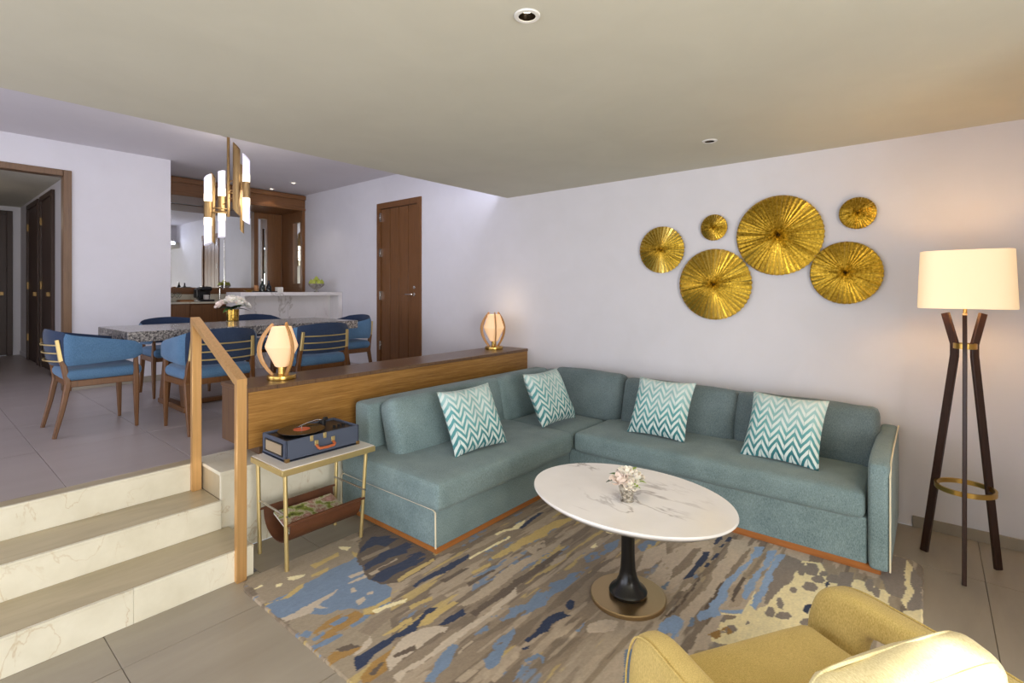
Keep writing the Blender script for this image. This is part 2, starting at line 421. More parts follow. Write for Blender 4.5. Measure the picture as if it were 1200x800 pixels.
# side with the glazed doors (beside the camera) and the rear side (behind it)
walls('wall_right', [(2.55, -2.6, 0, 2.7, -1.5, CL), (2.55, 1.0, 0, 2.7, 2.55, CL), (.85, 2.4, 0, 2.55, 2.55, CL), (.85, 2.55, 0, 1.0, YW, CL), (2.55, -1.5, 2.35, 2.7, 1.0, CL)])
walls('wall_rear', [(-3.65, -2.65, 0, -3.15, -2.5, CL), (.95, -2.65, 0, 2.6, -2.5, CL), (-3.15, -2.65, 2.35, .95, -2.5, CL)])
walls('wall_dining_rear', [(-7.2, -3.1, P, -6.65, -2.95, CH), (-3.95, -3.1, P, -3.6, -2.95, CH), (-6.65, -3.1, 2.8, -3.95, -2.95, CH), (-3.65, -3.0, 0, -3.55, -2.5, CH)])
def glazing(name, axis, a0, a1, z0, z1, at, n):
    """framed glass doors; axis = direction along which they run"""
    t = struct(name); t.location = (0, 0, 0)
    def B(u0, v0, w0, u1, v1, w1, mat): return MB().box((u0, w0, v0) if axis == 'x' else (w0, u0, v0), (u1, w1, v1) if axis == 'x' else (w1, u1, v1), mat)
    B(a0, z1 - .06, at, a1, z1, at + .06, 'black_plastic').build('frame_head', t)
    B(a0, z0, at, a1, z0 + .06, at + .06, 'black_plastic').build('frame_sill', t)
    st = (a1 - a0) / n
    for k in range(n + 1):
        c = a0 + st * k; c = min(max(c, a0 + .03), a1 - .03)
        B(c - .03, z0, at, c + .03, z1, at + .06, 'black_plastic').build('mullion', t)
    for k in range(n): B(a0 + st * k, z0, at + .025, a0 + st * (k + 1), z1, at + .032, 'window_glass').build('pane', t)
glazing('window_1', 'y', -1.5, 1.0, 0, 2.35, 2.6, 2)
glazing('window_2', 'x', -3.15, 0.95, 0, 2.35, -2.6, 3)
glazing('window_3', 'x', -6.65, -3.95, P + .2, 2.8, -3.06, 3)

# passage beyond the wide opening
HC = 2.98
walls('wall_passage_side', [(-11.85, 1.29, P, -7.25, 1.39, HC)])
walls('wall_passage_end', [(-11.95, -1.3, P, -11.85, 1.39, HC)])
walls('wall_passage_far_side', [(-11.85, -1.4, P, -7.25, -1.3, HC)])
struct('ceiling_passage', fb(-11.95, -1.4, HC, -7.25, 1.39, HC + .06, 'ceiling_paint'))
def dark_door(name, axis, a0, a1, at, z1, sgn):
    t = struct(name)
    def B(u0, v0, w0, u1, v1, w1, mat, bev=.003):
        lo = (u0, at + w0 * sgn, v0) if axis == 'x' else (at + w0 * sgn, u0, v0); hi = (u1, at + w1 * sgn, v1) if axis == 'x' else (at + w1 * sgn, u1, v1)
        return MB().box(lo, hi, mat, bev)
    B(a0, P, 0, a0 + .07, z1, .04, 'dark_door').build('frame', t); B(a1 - .07, P, 0, a1, z1, .04, 'dark_door').build('frame', t)
    B(a0 + .07, z1 - .07, 0, a1 - .07, z1, .039, 'dark_door').build('frame', t)
    B(a0 + .07, P + .01, -.0, a1 - .07, z1 - .07, .02, 'dark_door').build('door_leaf', t)
    for zz in (P + .3, P + 1.1, P + 2.0): B(a0 + .06, zz, .02, a0 + .085, zz + .11, .042, 'antique_brass').build('hinge', t)
    B(a1 - .17, P + 1.0, .02, a1 - .11, P + 1.06, .07, 'antique_brass').build('door_handle', t)
dark_door('door_2', 'x', -9.76, -8.86, 1.29, 2.90, -1)
dark_door('door_3', 'x', -10.92, -9.92, 1.29, 2.90, -1)
dark_door('door_4', 'y', .1, 1.19, -11.85, 2.90, 1)
# wooden lining of the opening
t = struct('trim_1')
MB().box((-7.26, 1.105, P), (-7.13, 1.175, 2.862), 'frame_wood', .004).build('jamb', t)
MB().box((-7.26, -1.205, P), (-7.13, -1.135, 2.862), 'frame_wood', .004).build('jamb', t)
MB().box((-7.26, -1.135, 2.797), (-7.13, 1.105, 2.862), 'frame_wood', .004).build('head', t)

# ceilings
mb = MB()
HO = [(-1.17, 1.5), (-1.18, 3.56)]; hr = .034
xs_ = [-3.65, -1.17 - hr, -1.17 + hr, 2.7]
for (hx, hy) in HO:
    # square tile of ceiling with a round hole in it
    n_ = 32; q_ = .1; vs = []
    for z_ in (CL, CL + .08):
        for k in range(n_):
            a_ = 2 * PI * k / n_; c_, s_ = math.cos(a_), math.sin(a_); m_ = max(abs(c_), abs(s_)); vs += [(hx + hr * c_, hy + hr * s_, z_), (hx + q_ * c_ / m_, hy + q_ * s_ / m_, z_)]
    fs = []
    for k in range(n_):
        k2 = (k + 1) % n_; a0 = 2 * k; b0 = 2 * k2; o_ = 2 * n_
        fs += [(a0, b0, b0 + 1, a0 + 1), (o_ + a0, o_ + a0 + 1, o_ + b0 + 1, o_ + b0)]
    mb.add(vs, fs, 'ceiling_paint')
q_ = .1; (h0x, h0y), (h1x, h1y) = HO
for a_, b_, c_, d_ in ((-3.65, -2.65, 2.7, h0y - q_), (-3.65, h0y - q_, h0x - q_, h0y + q_), (h0x + q_, h0y - q_, 2.7, h0y + q_), (-3.65, h0y + q_, 2.7, h1y - q_), (-3.65, h1y - q_, h1x - q_, h1y + q_), (h1x + q_, h1y - q_, 2.7, h1y + q_), (-3.65, h1y + q_, 2.7, YW)):
    mb.box((a_, b_, CL), (c_, d_, CL + .08), 'ceiling_paint')
mb.box((-3.65, -2.65, CL + .08), (-3.62, YW, CL + .13), 'ceiling_paint')
mb.box((-3.42, -2.65, CL + .08), (-3.38, YW, CH), 'ceiling_high_paint')
struct('ceiling', mb)
struct('ceiling_dining', fb(-9.0, -3.1, CH, -3.38, YW + .1, CH + .08, 'ceiling_high_paint'))
# baseboards
struct('baseboard_back', fb(-.10, YW - .012, .0, .85, YW, .072, 'floor_tile', .002))
struct('baseboard_left', fb(-7.15, 1.18, P, -7.138, 2.1, P + .07, 'floor_tile', .002))
struct('baseboard_passage', fb(-11.85, 1.278, P, -10.93, 1.29, P + .07, 'wall_paint', .002))

# tiled floors: every tile is a piece of its own with recessed joints
def tiled(name, x0, x1, y0, y1, z, jx, jy, sx, sy, mat, cut=None):
    mb = MB(); 
    for (a, b, c, d) in (cut or [(x0, y0, x1, y1)]): mb.box((a, b, z - .14 if z > .1 else z - .12), (c, d, z - .004), 'grout')
    root = struct(name, mb)
    cache = {}; g = .0016
    ix0 = math.floor((x0 - jx) / sx); iy0 = math.floor((y0 - jy) / sy); i = ix0
    while jx + i * sx < x1:
        j = iy0
        while jy + j * sy < y1:
            for (ca, cb, cc, cd) in (cut or [(x0, y0, x1, y1)]):
                a = max(jx + i * sx, ca); b = min(jx + (i + 1) * sx, cc); c = max(jy + j * sy, cb); d = min(jy + (j + 1) * sy, cd)
                if b - a > .02 and d - c > .02:
                    k = (round(b - a, 3), round(d - c, 3))
                    if k not in cache:
                        o = MB().box((-(b - a) / 2 + g, -(d - c) / 2 + g, -.01), ((b - a) / 2 - g, (d - c) / 2 - g, 0), mat, .0012).build('tile', root); cache[k] = o.data
                    else:
                        o = bpy.data.objects.new('tile', cache[k]); COL.objects.link(o); o.parent = root
                    o.location = ((a + b) / 2, (c + d) / 2, z)
            j += 1
        i += 1
    return root
tiled('floor', -2.92, 2.55, -2.5, YW, 0, -2.597, .588, .705, 1.05, 'floor_tile', [(-2.92, -2.5, 2.55, 1.28), (-3.25, 1.28, 2.55, 2.55), (-3.25, 2.55, 1.0, YW)])
tiled('floor_dining', -8.9, -3.66, -3.0, YW, P, -3.66, .58, .94, 1.2, 'platform_tile', [(-7.15, -3.0, -3.66, 1.2), (-8.9, 1.2, -3.66, YW)])
tiled('floor_passage', -11.85, -7.15, -1.3, 1.29, P, -3.66, .58, .94, 1.2, 'platform_tile', [(-11.85, -1.3, -7.15, 1.29)])

# steps up to the platform, and the low marble wall that carries the console
st = struct('stairs', MB().box((-3.6, -2.6, 0), (-3.57, 1.21, P - .03), 'grout').box((-3.57, -2.6, 0), (-3.27, 1.21, P * 2 / 3 - .03), 'grout').box((-3.27, -2.6, 0), (-2.94, 1.23, P / 3 - .03), 'grout'))
for k, (xa, ya) in enumerate([(-2.90, 1.25), (-3.235, 1.21), (-3.555, 1.21)]):
    z0 = P / 3 * k; z1 = P / 3 * (k + 1)
    js = [-2.6, -.9, .70, ya] if k == 0 else [-2.6, -1.2 + .5 * k, ya]
    for a, b in zip(js, js[1:]):
        MB().box((xa - .02, a + .0003, z0), (xa, b - .0003, z1 - .002), 'cream_marble', .0015).build('riser', st)
        MB().box((xa - .016, a + .0003, z1 - .012), (xa + .004, b - .0003, z1 + .0015), 'cream_marble', .002).build('nosing', st)
    for a, b in ((-2.6, -.95), (-.95, ya)):
        if k < 2: MB().box((xa - .34, a + .0008, z1 - .03), (xa - .021, b - .0008, z1), 'tread_stone', .0015).build('tread', st)
MB().box((-3.66, -2.6, P - .03), (-3.572, 1.21, P), 'tread_stone', .0015).build('tread', st)
lw = struct('wall_low', MB().box((-3.64, 1.23, .0), (-3.27, YW, P - .02), 'grout'))
js = [1.211, 1.95, 2.75, 3.55, YW]
for a, b in zip(js, js[1:]): MB().box((-3.27, a + .001, 0), (XP, b - .001, P - .022), 'cream_marble', .0015).build('facing_slab', lw)
MB().box((-3.55, 1.211, .33), (-3.2705, 1.23, P - .022), 'tread_stone', .0015).build('facing_slab', lw)
for a, b in zip(js, js[1:]): MB().box((-3.66, a + .0008 - (.006 if a < 1.3 else 0), P - .021), (XP + .006, b - .0008, P + .0005), 'cream_marble', .002).build('capping_slab', lw)

# the panelled door in the long wall
t = struct('door_1', label='brown grooved wooden door at the right of the dining area')
y = YW
for a, b in ((DX0, DX0 + .075), (DX1 - .075, DX1)): MB().box((a, y - .018, P), (b, y + .1, DZ), 'door_wood', .003).build('frame', t)
MB().box((DX0 + .075, y - .018, DZ - .08), (DX1 - .075, y + .1, DZ), 'door_wood', .003).build('frame', t)
xs = [DX0 + .08, -5.83, -5.60, -5.36, DX1 - .08]
xs = [DX0 + .08 + k * (DX1 - DX0 - .16) / 4 for k in range(5)]
MB().box((xs[0], y + .03, P + .01), (xs[-1], y + .05, DZ - .085), 'dark_door').build('leaf_core', t)
for a, b in zip(xs, xs[1:]): MB().box((a + .005, y + .005, P + .01), (b - .005, y + .03, DZ - .085), 'door_wood', .003).build('board', t)
for zz in (P + .25, P + .95, P + 1.55, P + 2.05): MB().box((xs[0] - .012, y - .026, zz), (xs[0] + .012, y + .006, zz + .12), 'steel', .002).build('hinge', t)
h = MB().lathe([(.024, 0), (.024, .008), (.01, .01), (.009, .05)], 'chrome', seg=16, mtx=Matrix.Rotation(R(90), 4, 'X'), cap0=True, cap1=True)
h.tube([(0, -.048, 0), (-.03, -.052, 0), (-.13, -.05, 0)], .0085, 'chrome')
h.build('door_handle', t, (xs[-1] - .075, y + .006, P + 1.03))
MB().lathe([(.022, 0), (.02, .01), (.008, .012), (.008, .022)], 'chrome', seg=16, mtx=Matrix.Rotation(R(90), 4, 'X'), cap0=True, cap1=True).build('lock', t, (xs[-1] - .07, y + .006, P + 1.12))

# ------------------------------------------------------------------ bar alcove: wood lining and mirrors
t = struct('trim_2')
AX0, AX1 = -8.80, -8.08
MB().box((AX0, 2.1, 2.90), (AX1, YW, 3.16), 'bar_wood_side', .004).build('header', t)
MB().box((AX1 - .01, 2.1, 3.08), (AX1 + .035, YW, 3.15), 'bar_wood_side', .008).build('crown_moulding', t)
MB().box((AX1 - .01, 2.1, 2.90), (AX1 + .02, YW - .0, 2.94), 'bar_wood_side', .006).build('lower_moulding', t)
# right return, with its narrow mirror
for a, b in ((AX0, -8.40), (-8.155, AX1)): MB().box((a, YW - .05, P + 1.12), (b, YW, 2.90), 'bar_wood', .003).build('side_panel', t)
MB().box((-8.40, YW - .05, P + 1.12), (-8.155, YW, P + 1.2), 'bar_wood', .003).build('side_panel', t)
MB().box((-8.40, YW - .05, 2.72), (-8.155, YW, 2.90), 'bar_wood', .003).build('side_panel', t)
MB().box((-8.40, YW - .03, P + 1.2), (-8.155, YW - .025, 2.72), 'mirror').build('mirror_pane', t)
MB().box((AX0, YW - .05, P), (AX1, YW, P + 1.12), 'bar_wood', .003).build('side_panel', t)
# back wall: wood panel with narrow mirror, then the wide mirrors
t2 = struct('trim_3')
for a, b in ((3.80, 3.87), (4.02, YW - .05)): MB().box((AX0 - .08, a, P + 1.03), (AX0, b, 2.90), 'bar_wood', .003).build('back_panel', t2)
MB().box((AX0 - .08, 3.87, 2.80), (AX0, 4.02, 2.90), 'bar_wood', .003).build('back_panel', t2)
MB().box((AX0 - .06, 3.87, P + 1.0), (AX0 - .05, 4.02, 2.80), 'mirror').build('mirror_pane', t2)
MB().box((AX0 - .08, 2.1, P + 1.025), (AX0 + .02, YW - .05, P + 1.125), 'bar_wood_side', .003).build('ledge', t2)
MB().box((AX0 - .08, 2.1, P + 0.91), (AX0 + .01, YW - .05, P + 1.0249), 'cream_marble', .002).build('splashback', t2)
js = [2.1, 2.60, 3.36, 3.80]
for a, b in zip(js, js[1:]): MB().box((AX0 - .07, a + .004, P + 1.125), (AX0 - .06, b - .004, 2.90), 'mirror', 0).build('mirror_pane', t2)
for a in js[1:3]: MB().box((AX0 - .065, a - .005, P + 1.125), (AX0 - .052, a + .005, 2.90), 'steel').build('mirror_joint', t2)

# ================================================================== CEILING LIGHTS
plain('reflector_black', (40, 30, 20), .25, .8)
def downlight(name, x, y, z, on, label, r=.036):
    t = thing(name, label, 'ceiling light', (x, y, z))
    d_ = .024 if z < 3 else .003; k_ = 1.0 if z < 3 else .8
    MB().lathe([(r * k_ * .93, .004), (r * .90, -.003), (r * 1.3, -.003), (r * 1.38, 0), (r * 1.38, .003)], 'white_enamel', seg=32).build('trim_ring', t)
    MB().lathe([(r * .9, -.001), (r * .86, d_ * .5), (r * .66, d_)], 'reflector_black', seg=32).build('reflector', t)
    MB().lathe([(r * .68, d_), (.001, d_ + .001)], 'lamp_lens' if on else 'black_plastic', seg=32).build('lens', t)
    return t
for (x, y, z, on, lab) in [(-1.17, 1.5, CL - .004, True, 'large round lit downlight in the low ceiling nearest the viewer'),
                           (-1.18, 3.56, CL - .004, False, 'small round dark downlight in the low ceiling near the gold discs'),
                           (-7.26, 3.70, CH - .004, True, 'tiny round downlight in the dining ceiling, the one farther from the bar mirror'),
                           (-7.95, 3.70, CH - .004, True, 'tiny round downlight in the dining ceiling, close above the bar crown moulding')]:
    downlight('downlight', x, y, z, on, lab)

# ================================================================== CONSOLE, HANDRAIL
t = thing('console', 'long low oak console standing on the low wall behind the sofa', 'console', (-3.46, 2.86, P))
CT = .95
c0 = (-3.76, 1.41, -3.355, YW - .004)
loc = Vector(t.location)
def at(mb, name, parent): return mb.build(name, parent, tuple(-Vector(parent.location)))
at(MB().box((-3.755, 1.415, .56), (-3.36, YW - .006, CT - .028), 'oak_console', .002), 'body', t)
at(MB().box((-3.755, 1.408, .56), (-3.36, 1.4145, CT - .028), 'oak_end', .002), 'end_panel', t)
at(MB().box((-3.765, 1.402, CT - .028), (-3.352, YW - .004, CT), 'oak_end', .003), 'top', t)
at(MB().box((-3.70, 1.50, P + .002), (-3.40, YW - .01, .56), 'oak_end', .002), 'plinth', t)

t = thing('handrail', 'gold bronze square handrail sloping down beside the marble steps', 'handrail', (-2.93, 1.2, 0))
pa, pb = (-3.535, 1.175), (-2.885, 1.175)
at(MB().box((pa[0] - .018, pa[1] - .026, .33), (pa[0] + .018, pa[1] + .026, 1.372), 'bronze', .002), 'post', t)
at(MB().box((pb[0] - .018, pb[1] - .026, .0), (pb[0] + .018, pb[1] + .026, 1.066), 'bronze', .002), 'post', t)
at(MB().prism([(pa[0] - .0183, 1.370), (pa[0] + .0183, 1.362), (pb[0] - .0183, 1.067), (pb[0] + .0183, 1.062), (pb[0] + .0183, 1.096), (pa[0] - .0183, 1.408)], 1.1487, 1.2013, 'bronze', 'y'), 'top_rail', t)

# ================================================================== TABLE LAMPS ON THE CONSOLE
def table_lamp(loc, label, rz):
    t = thing('table_lamp', label, 'lamp', loc, rz, 'glowing table lamps on the console')
    MB().lathe([(.001, 0), (.094, 0), (.097, .004), (.097, .026), (.093, .031), (.03, .033), (.026, .037), (.026, .085), (.036, .09), (.001, .09)], 'brass', seg=36).build('base', t)
    MB().lathe([(.034, .086), (.044, .092), (.106, .222), (.108, .236), (.066, .366), (.062, .370), (.001, .370)], 'frosted_shade', seg=8 * 4).build('shade', t)
    for k in range(3):
        a = R(120 * k); path = []; n = 14
        for i in range(n + 1):
            s_ = i / n; z = .030 + s_ * .36; r = .042 + .100 * math.sin(PI * min(1, s_ * .94 + .03)) ** .85
            path.append((r * math.cos(a), r * math.sin(a), z))
        MB().sweep(path, rect(.013, .026, .003), 'lamp_wood', up=(math.cos(a), math.sin(a), 0.001), scales=[(1, .75 + .45 * math.sin(PI * i / n)) for i in range(n + 1)]).build('rib', t)
    l = point('lamp_bulb', (0, 0, 0), .9, (1, .75, .45), .06); l.parent = t; l.location = (0, 0, .47)
    return t
tl = table_lamp((-3.544, 1.72, CT), 'frosted glass lamp with wooden ribs on the console end nearest the steps', R(3))
table_lamp((-3.60, 4.04, CT), 'frosted glass lamp with wooden ribs on the console end at the wall', R(-40))

# ================================================================== GOLD DISCS
def disc(x, z, r, n, label, dep=.05, tilt=0):
    t = thing('wall_disc', label, 'wall decoration', (x, YW, z), 0, 'pleated gold discs on the wall')
    mb = MB(); rings = 22; seg = n * 4; vs = []; rnd = random.Random(int(r * 1000) + n)
    offs = [(0, 1, 0, -1)[k % 4] for k in range(seg)]; jit = [rnd.uniform(.8, 1.15) for _ in range(n + 1)]
    for i in range(rings + 1):
        s_ = i / rings; rr = r * max(s_, .01)
        amp = .0098 * (r / .25) ** .6 * (.12 + .88 * s_)
        for k in range(seg):
            a = 2 * PI * k / seg; d = offs[k] * amp * jit[k // 4]
            edge = 1 + (.006 * offs[k] if i == rings else 0)
            h = -dep + .018 * (s_ ** 2) + d + rnd.uniform(-.0003, .0003)
            vs.append((rr * edge * math.cos(a), h, rr * edge * math.sin(a)))
    fs = []
    for i in range(rings):
        for k in range(seg):
            k2 = (k + 1) % seg; fs.append((i * seg + k, i * seg + k2, (i + 1) * seg + k2, (i + 1) * seg + k))
    mb.add(vs, fs, 'hammered_gold', False).build('pleated_face', t, rot=(0, 0, 0))
    MB().lathe([(r * .995, .018 - dep), (r * .985, .026 - dep), (r * .3, -.004)], 'antique_brass', seg=48, mtx=Matrix.Rotation(R(-90), 4, 'X')).build('back_pan', t)
    MB().lathe([(.03, 0), (.03, .03)], 'antique_brass', seg=12, mtx=Matrix.Rotation(R(90), 4, 'X')).build('wall_mount', t)
disc(-1.84, 1.934, .205, 38, 'medium gold pleated disc, the farthest left on the wall')
disc(-1.388, 2.095, .108, 32, 'smallest gold pleated disc, between the medium left one and the largest')
disc(-1.385, 1.626, .292, 44, 'large gold pleated disc hanging lowest, left of the centre')
disc(-.905, 1.997, .305, 50, 'largest gold pleated disc, at the top centre of the group')
disc(-.402, 2.118, .112, 36, 'small gold pleated disc at the upper right of the group')
disc(-.473, 1.70, .222, 42, 'gold pleated disc at the lower right of the group, nearest the floor lamp')

# ================================================================== FLOOR LAMP
LX, LY = .145, 3.845
t = thing('floor_lamp', 'tripod floor lamp with dark wooden legs and glowing square cream shade', 'lamp', (LX, LY, 0))
mb = MB(); sec0 = []; vs = []
prof = [(.210, 1.475), (.211, 1.48), (.199, 1.79), (.198, 1.794)]
n = 56
for rr, z in prof:
    for p in sq(rr, rr, n, 4.2): vs.append((p[0], p[1], z))
for rr, z in ((.194, 1.79), (.205, 1.48)):
    for p in sq(rr, rr, n, 4.2): vs.append((p[0], p[1], z))
fs = [(i * n + k, i * n + (k + 1) % n, (i + 1) * n + (k + 1) % n, (i + 1) * n + k) for i in range(5) for k in range(n)] + [(5 * n + k, 5 * n + (k + 1) % n, (k + 1) % n, k) for k in range(n)]
mb.add(vs, fs, 'linen_shade', True).build('lamp_shade', t)
MB().tube([(0, 0, 1.26), (0, 0, 1.56)], .009, 'brass').build('stem', t)
MB().tube([(-.19, 0, 1.56), (.19, 0, 1.56)], .003, 'brass', 8).tube([(0, -.19, 1.56), (0, .19, 1.56)], .003, 'brass', 8).build('shade_ring', t)
for k, (fx, fy) in enumerate([(-.181, .108), (.144, .109), (-.011, -.214)]):
    d = Vector((fx, fy, 0)).normalized(); side = d.cross(Vector((0, 0, 1)))
    kn = d * .052; tp = d * .098
    path = [(fx, fy, 0.0), tuple(Vector((kn.x, kn.y, 1.20))), tuple(Vector((kn.x, kn.y, 1.27))), (tp.x, tp.y, 1.443)]
    MB().sweep(path, rect(.020, .040, .003), 'walnut', up=(d.x, d.y, 0.001), smooth=False).build('leg', t)
MB().lathe([(.040, 1.245), (.052, 1.245), (.052, 1.275), (.040, 1.275), (.040, 1.245)], 'brass', seg=28).build('collar', t)
MB().lathe([(.125, .442), (.136, .442), (.136, .468), (.125, .468), (.125, .442)], 'brass', seg=44).build('brace_ring', t)
l = point('lamp_bulb', (0, 0, 0), 7, (1, .64, .29), .07); l.parent = t; l.location = (0, 0, 1.63)

# ================================================================== SECTIONAL SOFA
t = thing('sectional_sofa', 'L-shaped grey-green sectional sofa with loose cushions along console and wall', 'sofa', (-2.2, 3.4, 0))
S = 'sofa_fabric'
at(MB().box((-3.20, 2.02, .013), (-2.255, 4.25, .058), 'plinth_wood', .004), 'plinth', t)
at(MB().box((-2.255, 3.425, .013), (-.215, 4.25, .058), 'plinth_wood_long', .004), 'plinth', t)
at(MB().box((-3.235, 2.005, .055), (-2.24, 4.29, .285), S, .012), 'base', t)
at(MB().box((-2.24, 3.415, .055), (-.275, 4.29, .315), S, .012), 'base', t)
# back frames
at(MB().box((-3.235, 2.10, .28), (-3.05, 4.29, .775), S, .035), 'back_frame', t)
at(MB().box((-3.05, 4.13, .28), (-.275, 4.30, .775), S, .035), 'back_frame', t)
# arm at the right end: slanted front top
ar = cushion(.10, .93, .60, S, n=12, crown=.006, wr=.001, edge=.03)
for i, v in enumerate(ar.v):
    s_ = max(0, -v[1] / .465); 
    ar.v[i] = (v[0], v[1], v[2] + (0 if v[2] < 0 else -.035 * s_ ** 3 + .02))
at(ar, 'arm', t).location = Vector((-.222, 3.85, .345)) - Vector(t.location)
at(MB().tube([(-.172, 3.387, .06), (-.172, 3.387, .57), (-.172, 3.45, .63), (-.172, 3.7, .655), (-.172, 4.28, .665)], .0045, 'cream_piping', 8), 'piping', t)
at(MB().tube([(-2.24, 2.0, .06), (-2.243, 2.0, .27), (-2.265, 2.0, .283), (-3.20, 2.0, .283), (-3.233, 2.0, .265), (-3.236, 2.0, .06)], .005, 'cream_piping', 8), 'piping', t)
def cu(mb, name, x, y, z, rot=(0, 0, 0)):
    o = at(mb, name, t); o.location = Vector((x, y, z)) - Vector(t.location); o.rotation_euler = rot; return o
cu(cushion(1.02, 1.42, .175, S, crown=.012, seed=1, wr=.0025, edge=.04), 'seat_cushion', -2.70, 2.685, .368)
cu(cushion(.84, .74, .15, S, crown=.008, seed=2, wr=.002, edge=.035), 'seat_cushion', -2.63, 3.775, .36)
cu(cushion(1.90, .80, .16, S, crown=.012, seed=3, wr=.0025, edge=.045), 'seat_cushion', -1.235, 3.785, .378)
# back cushions, leaning
lean = R(13)
cu(cushion(.17, .52, .42, S, crown=.035, seed=4, wr=.005, edge=.05), 'back_cushion', -2.885, 2.42, .60, (0, -R(17), R(-3)))
cu(cushion(.16, .72, .40, S, crown=.025, seed=5, wr=.005, edge=.05), 'back_cushion', -2.975, 3.02, .60, (0, -lean, 0))
cu(cushion(.16, .74, .40, S, crown=.025, seed=6, wr=.005, edge=.05), 'back_cushion', -2.955, 3.71, .605, (0, -lean, 0))
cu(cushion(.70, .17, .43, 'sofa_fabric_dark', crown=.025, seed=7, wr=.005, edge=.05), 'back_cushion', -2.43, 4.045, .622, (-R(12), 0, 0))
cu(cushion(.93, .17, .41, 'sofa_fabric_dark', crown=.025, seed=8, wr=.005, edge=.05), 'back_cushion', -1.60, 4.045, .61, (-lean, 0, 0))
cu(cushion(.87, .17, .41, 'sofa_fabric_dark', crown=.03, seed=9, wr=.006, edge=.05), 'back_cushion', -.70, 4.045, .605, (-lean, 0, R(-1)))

# throw pillows with a zigzag weave
def zigzag(name, dark, mid, pale):
    m, N, L, B = nt(name)
    tc = N.new('ShaderNodeTexCoord'); sp = N.new('ShaderNodeSeparateXYZ'); L.new(tc.outputs['Object'], sp.inputs[0])
    def mt(op, a, b=None, c=None):
        n_ = N.new('ShaderNodeMath'); n_.operation = op
        for i, q in enumerate((a, b, c)):
            if q is None: continue
            if isinstance(q, (int, float)): n_.inputs[i].default_value = q
            else: L.new(q, n_.inputs[i])
        return n_.outputs[0]
    nz = noise_n(N, L, tc.outputs['Object'], 30, 3)
    X = mt('MULTIPLY_ADD', nz, .008, sp.outputs['X']); Y = sp.outputs['Z']
    u = mt('FRACT', mt('MULTIPLY_ADD', X, 11, 20.5)); tri = mt('ABSOLUTE', mt('SUBTRACT', u, .5))
    vv = mt('MULTIPLY_ADD', tri, .15, Y)
    st_ = mt('FRACT', mt('MULTIPLY_ADD', vv, 17, 20))
    band = ramp(N, L, st_, [(0, (0, 0, 0)), (.36, (0, 0, 0)), (.42, (1, 1, 1)), (.86, (1, 1, 1)), (.94, (0, 0, 0))])
    gap = ramp(N, L, tri, [(0, (0, 0, 0)), (.03, (1, 1, 1)), (.47, (1, 1, 1)), (.5, (.2, .2, .2))])
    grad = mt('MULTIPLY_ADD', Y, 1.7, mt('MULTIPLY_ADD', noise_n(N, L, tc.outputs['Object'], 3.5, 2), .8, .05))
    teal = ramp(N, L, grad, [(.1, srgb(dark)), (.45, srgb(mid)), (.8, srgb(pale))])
    mx = N.new('ShaderNodeMix'); mx.data_type = 'RGBA'; L.new(mt('MULTIPLY', band, gap), mx.inputs[0]); L.new(teal, mx.inputs[6]); mx.inputs[7].default_value = srgb((214, 226, 222))
    L.new(mx.outputs[2], B.inputs['Base Color']); B.inputs['Roughness'].default_value = .75; B.inputs['Specular IOR Level'].default_value = .2
    bump(N, L, band, B, .5, .003); MATS[name] = m
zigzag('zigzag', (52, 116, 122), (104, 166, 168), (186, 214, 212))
def pillow(loc, rot, label, s=.46, seed=0):
    n = 22; mb = MB(); vs = []; fs = []; idx = {}
    for side in (-1, 1):
        for i in range(n + 1):
            for j in range(n + 1):
                u = -1 + 2 * i / n; v = -1 + 2 * j / n
                if side == 1 and (i in (0, n) or j in (0, n)): idx[(1, i, j)] = idx[(-1, i, j)]; continue
                pin = 1 - .07 * (1 - abs(v) ** 2) * abs(u) ** 3; pin2 = 1 - .07 * (1 - abs(u) ** 2) * abs(v) ** 3
                th = .072 * (max(0, (1 - u ** 4) * (1 - v ** 4))) ** .55
                wv = noise.noise(Vector((u * 2.2 + seed, v * 2.2, seed + side))) * .012 * (1 - max(abs(u), abs(v)) ** 6)
                idx[(side, i, j)] = len(vs); vs.append((u * s / 2 * pin, side * (th + wv), v * s / 2 * pin2))
    for side in (-1, 1):
        for i in range(n):
            for j in range(n): fs.append((idx[(side, i, j)], idx[(side, i + 1, j)], idx[(side, i + 1, j + 1)], idx[(side, i, j + 1)]))
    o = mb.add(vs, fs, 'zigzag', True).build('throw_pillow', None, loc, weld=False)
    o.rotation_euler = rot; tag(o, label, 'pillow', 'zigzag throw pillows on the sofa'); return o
pillow((-2.505, 2.585, .673), (R(-27), R(-2), R(80.5)), 'teal and white zigzag pillow on the chaise side, nearest the side table', .455, 1)
pillow((-2.50, 3.52, .675), (R(-28), 0, R(87)), 'teal and white zigzag pillow near the inner corner of the sofa', .46, 2)
pillow((-1.606, 3.735, .672), (R(-29), 0, R(-1)), 'teal and white zigzag pillow in the middle of the long sofa side', .46, 3)
pillow((-.758, 3.745, .660), (R(-34), 0, R(-4.7)), 'teal and white zigzag pillow nearest the sofa arm and floor lamp', .47, 4)

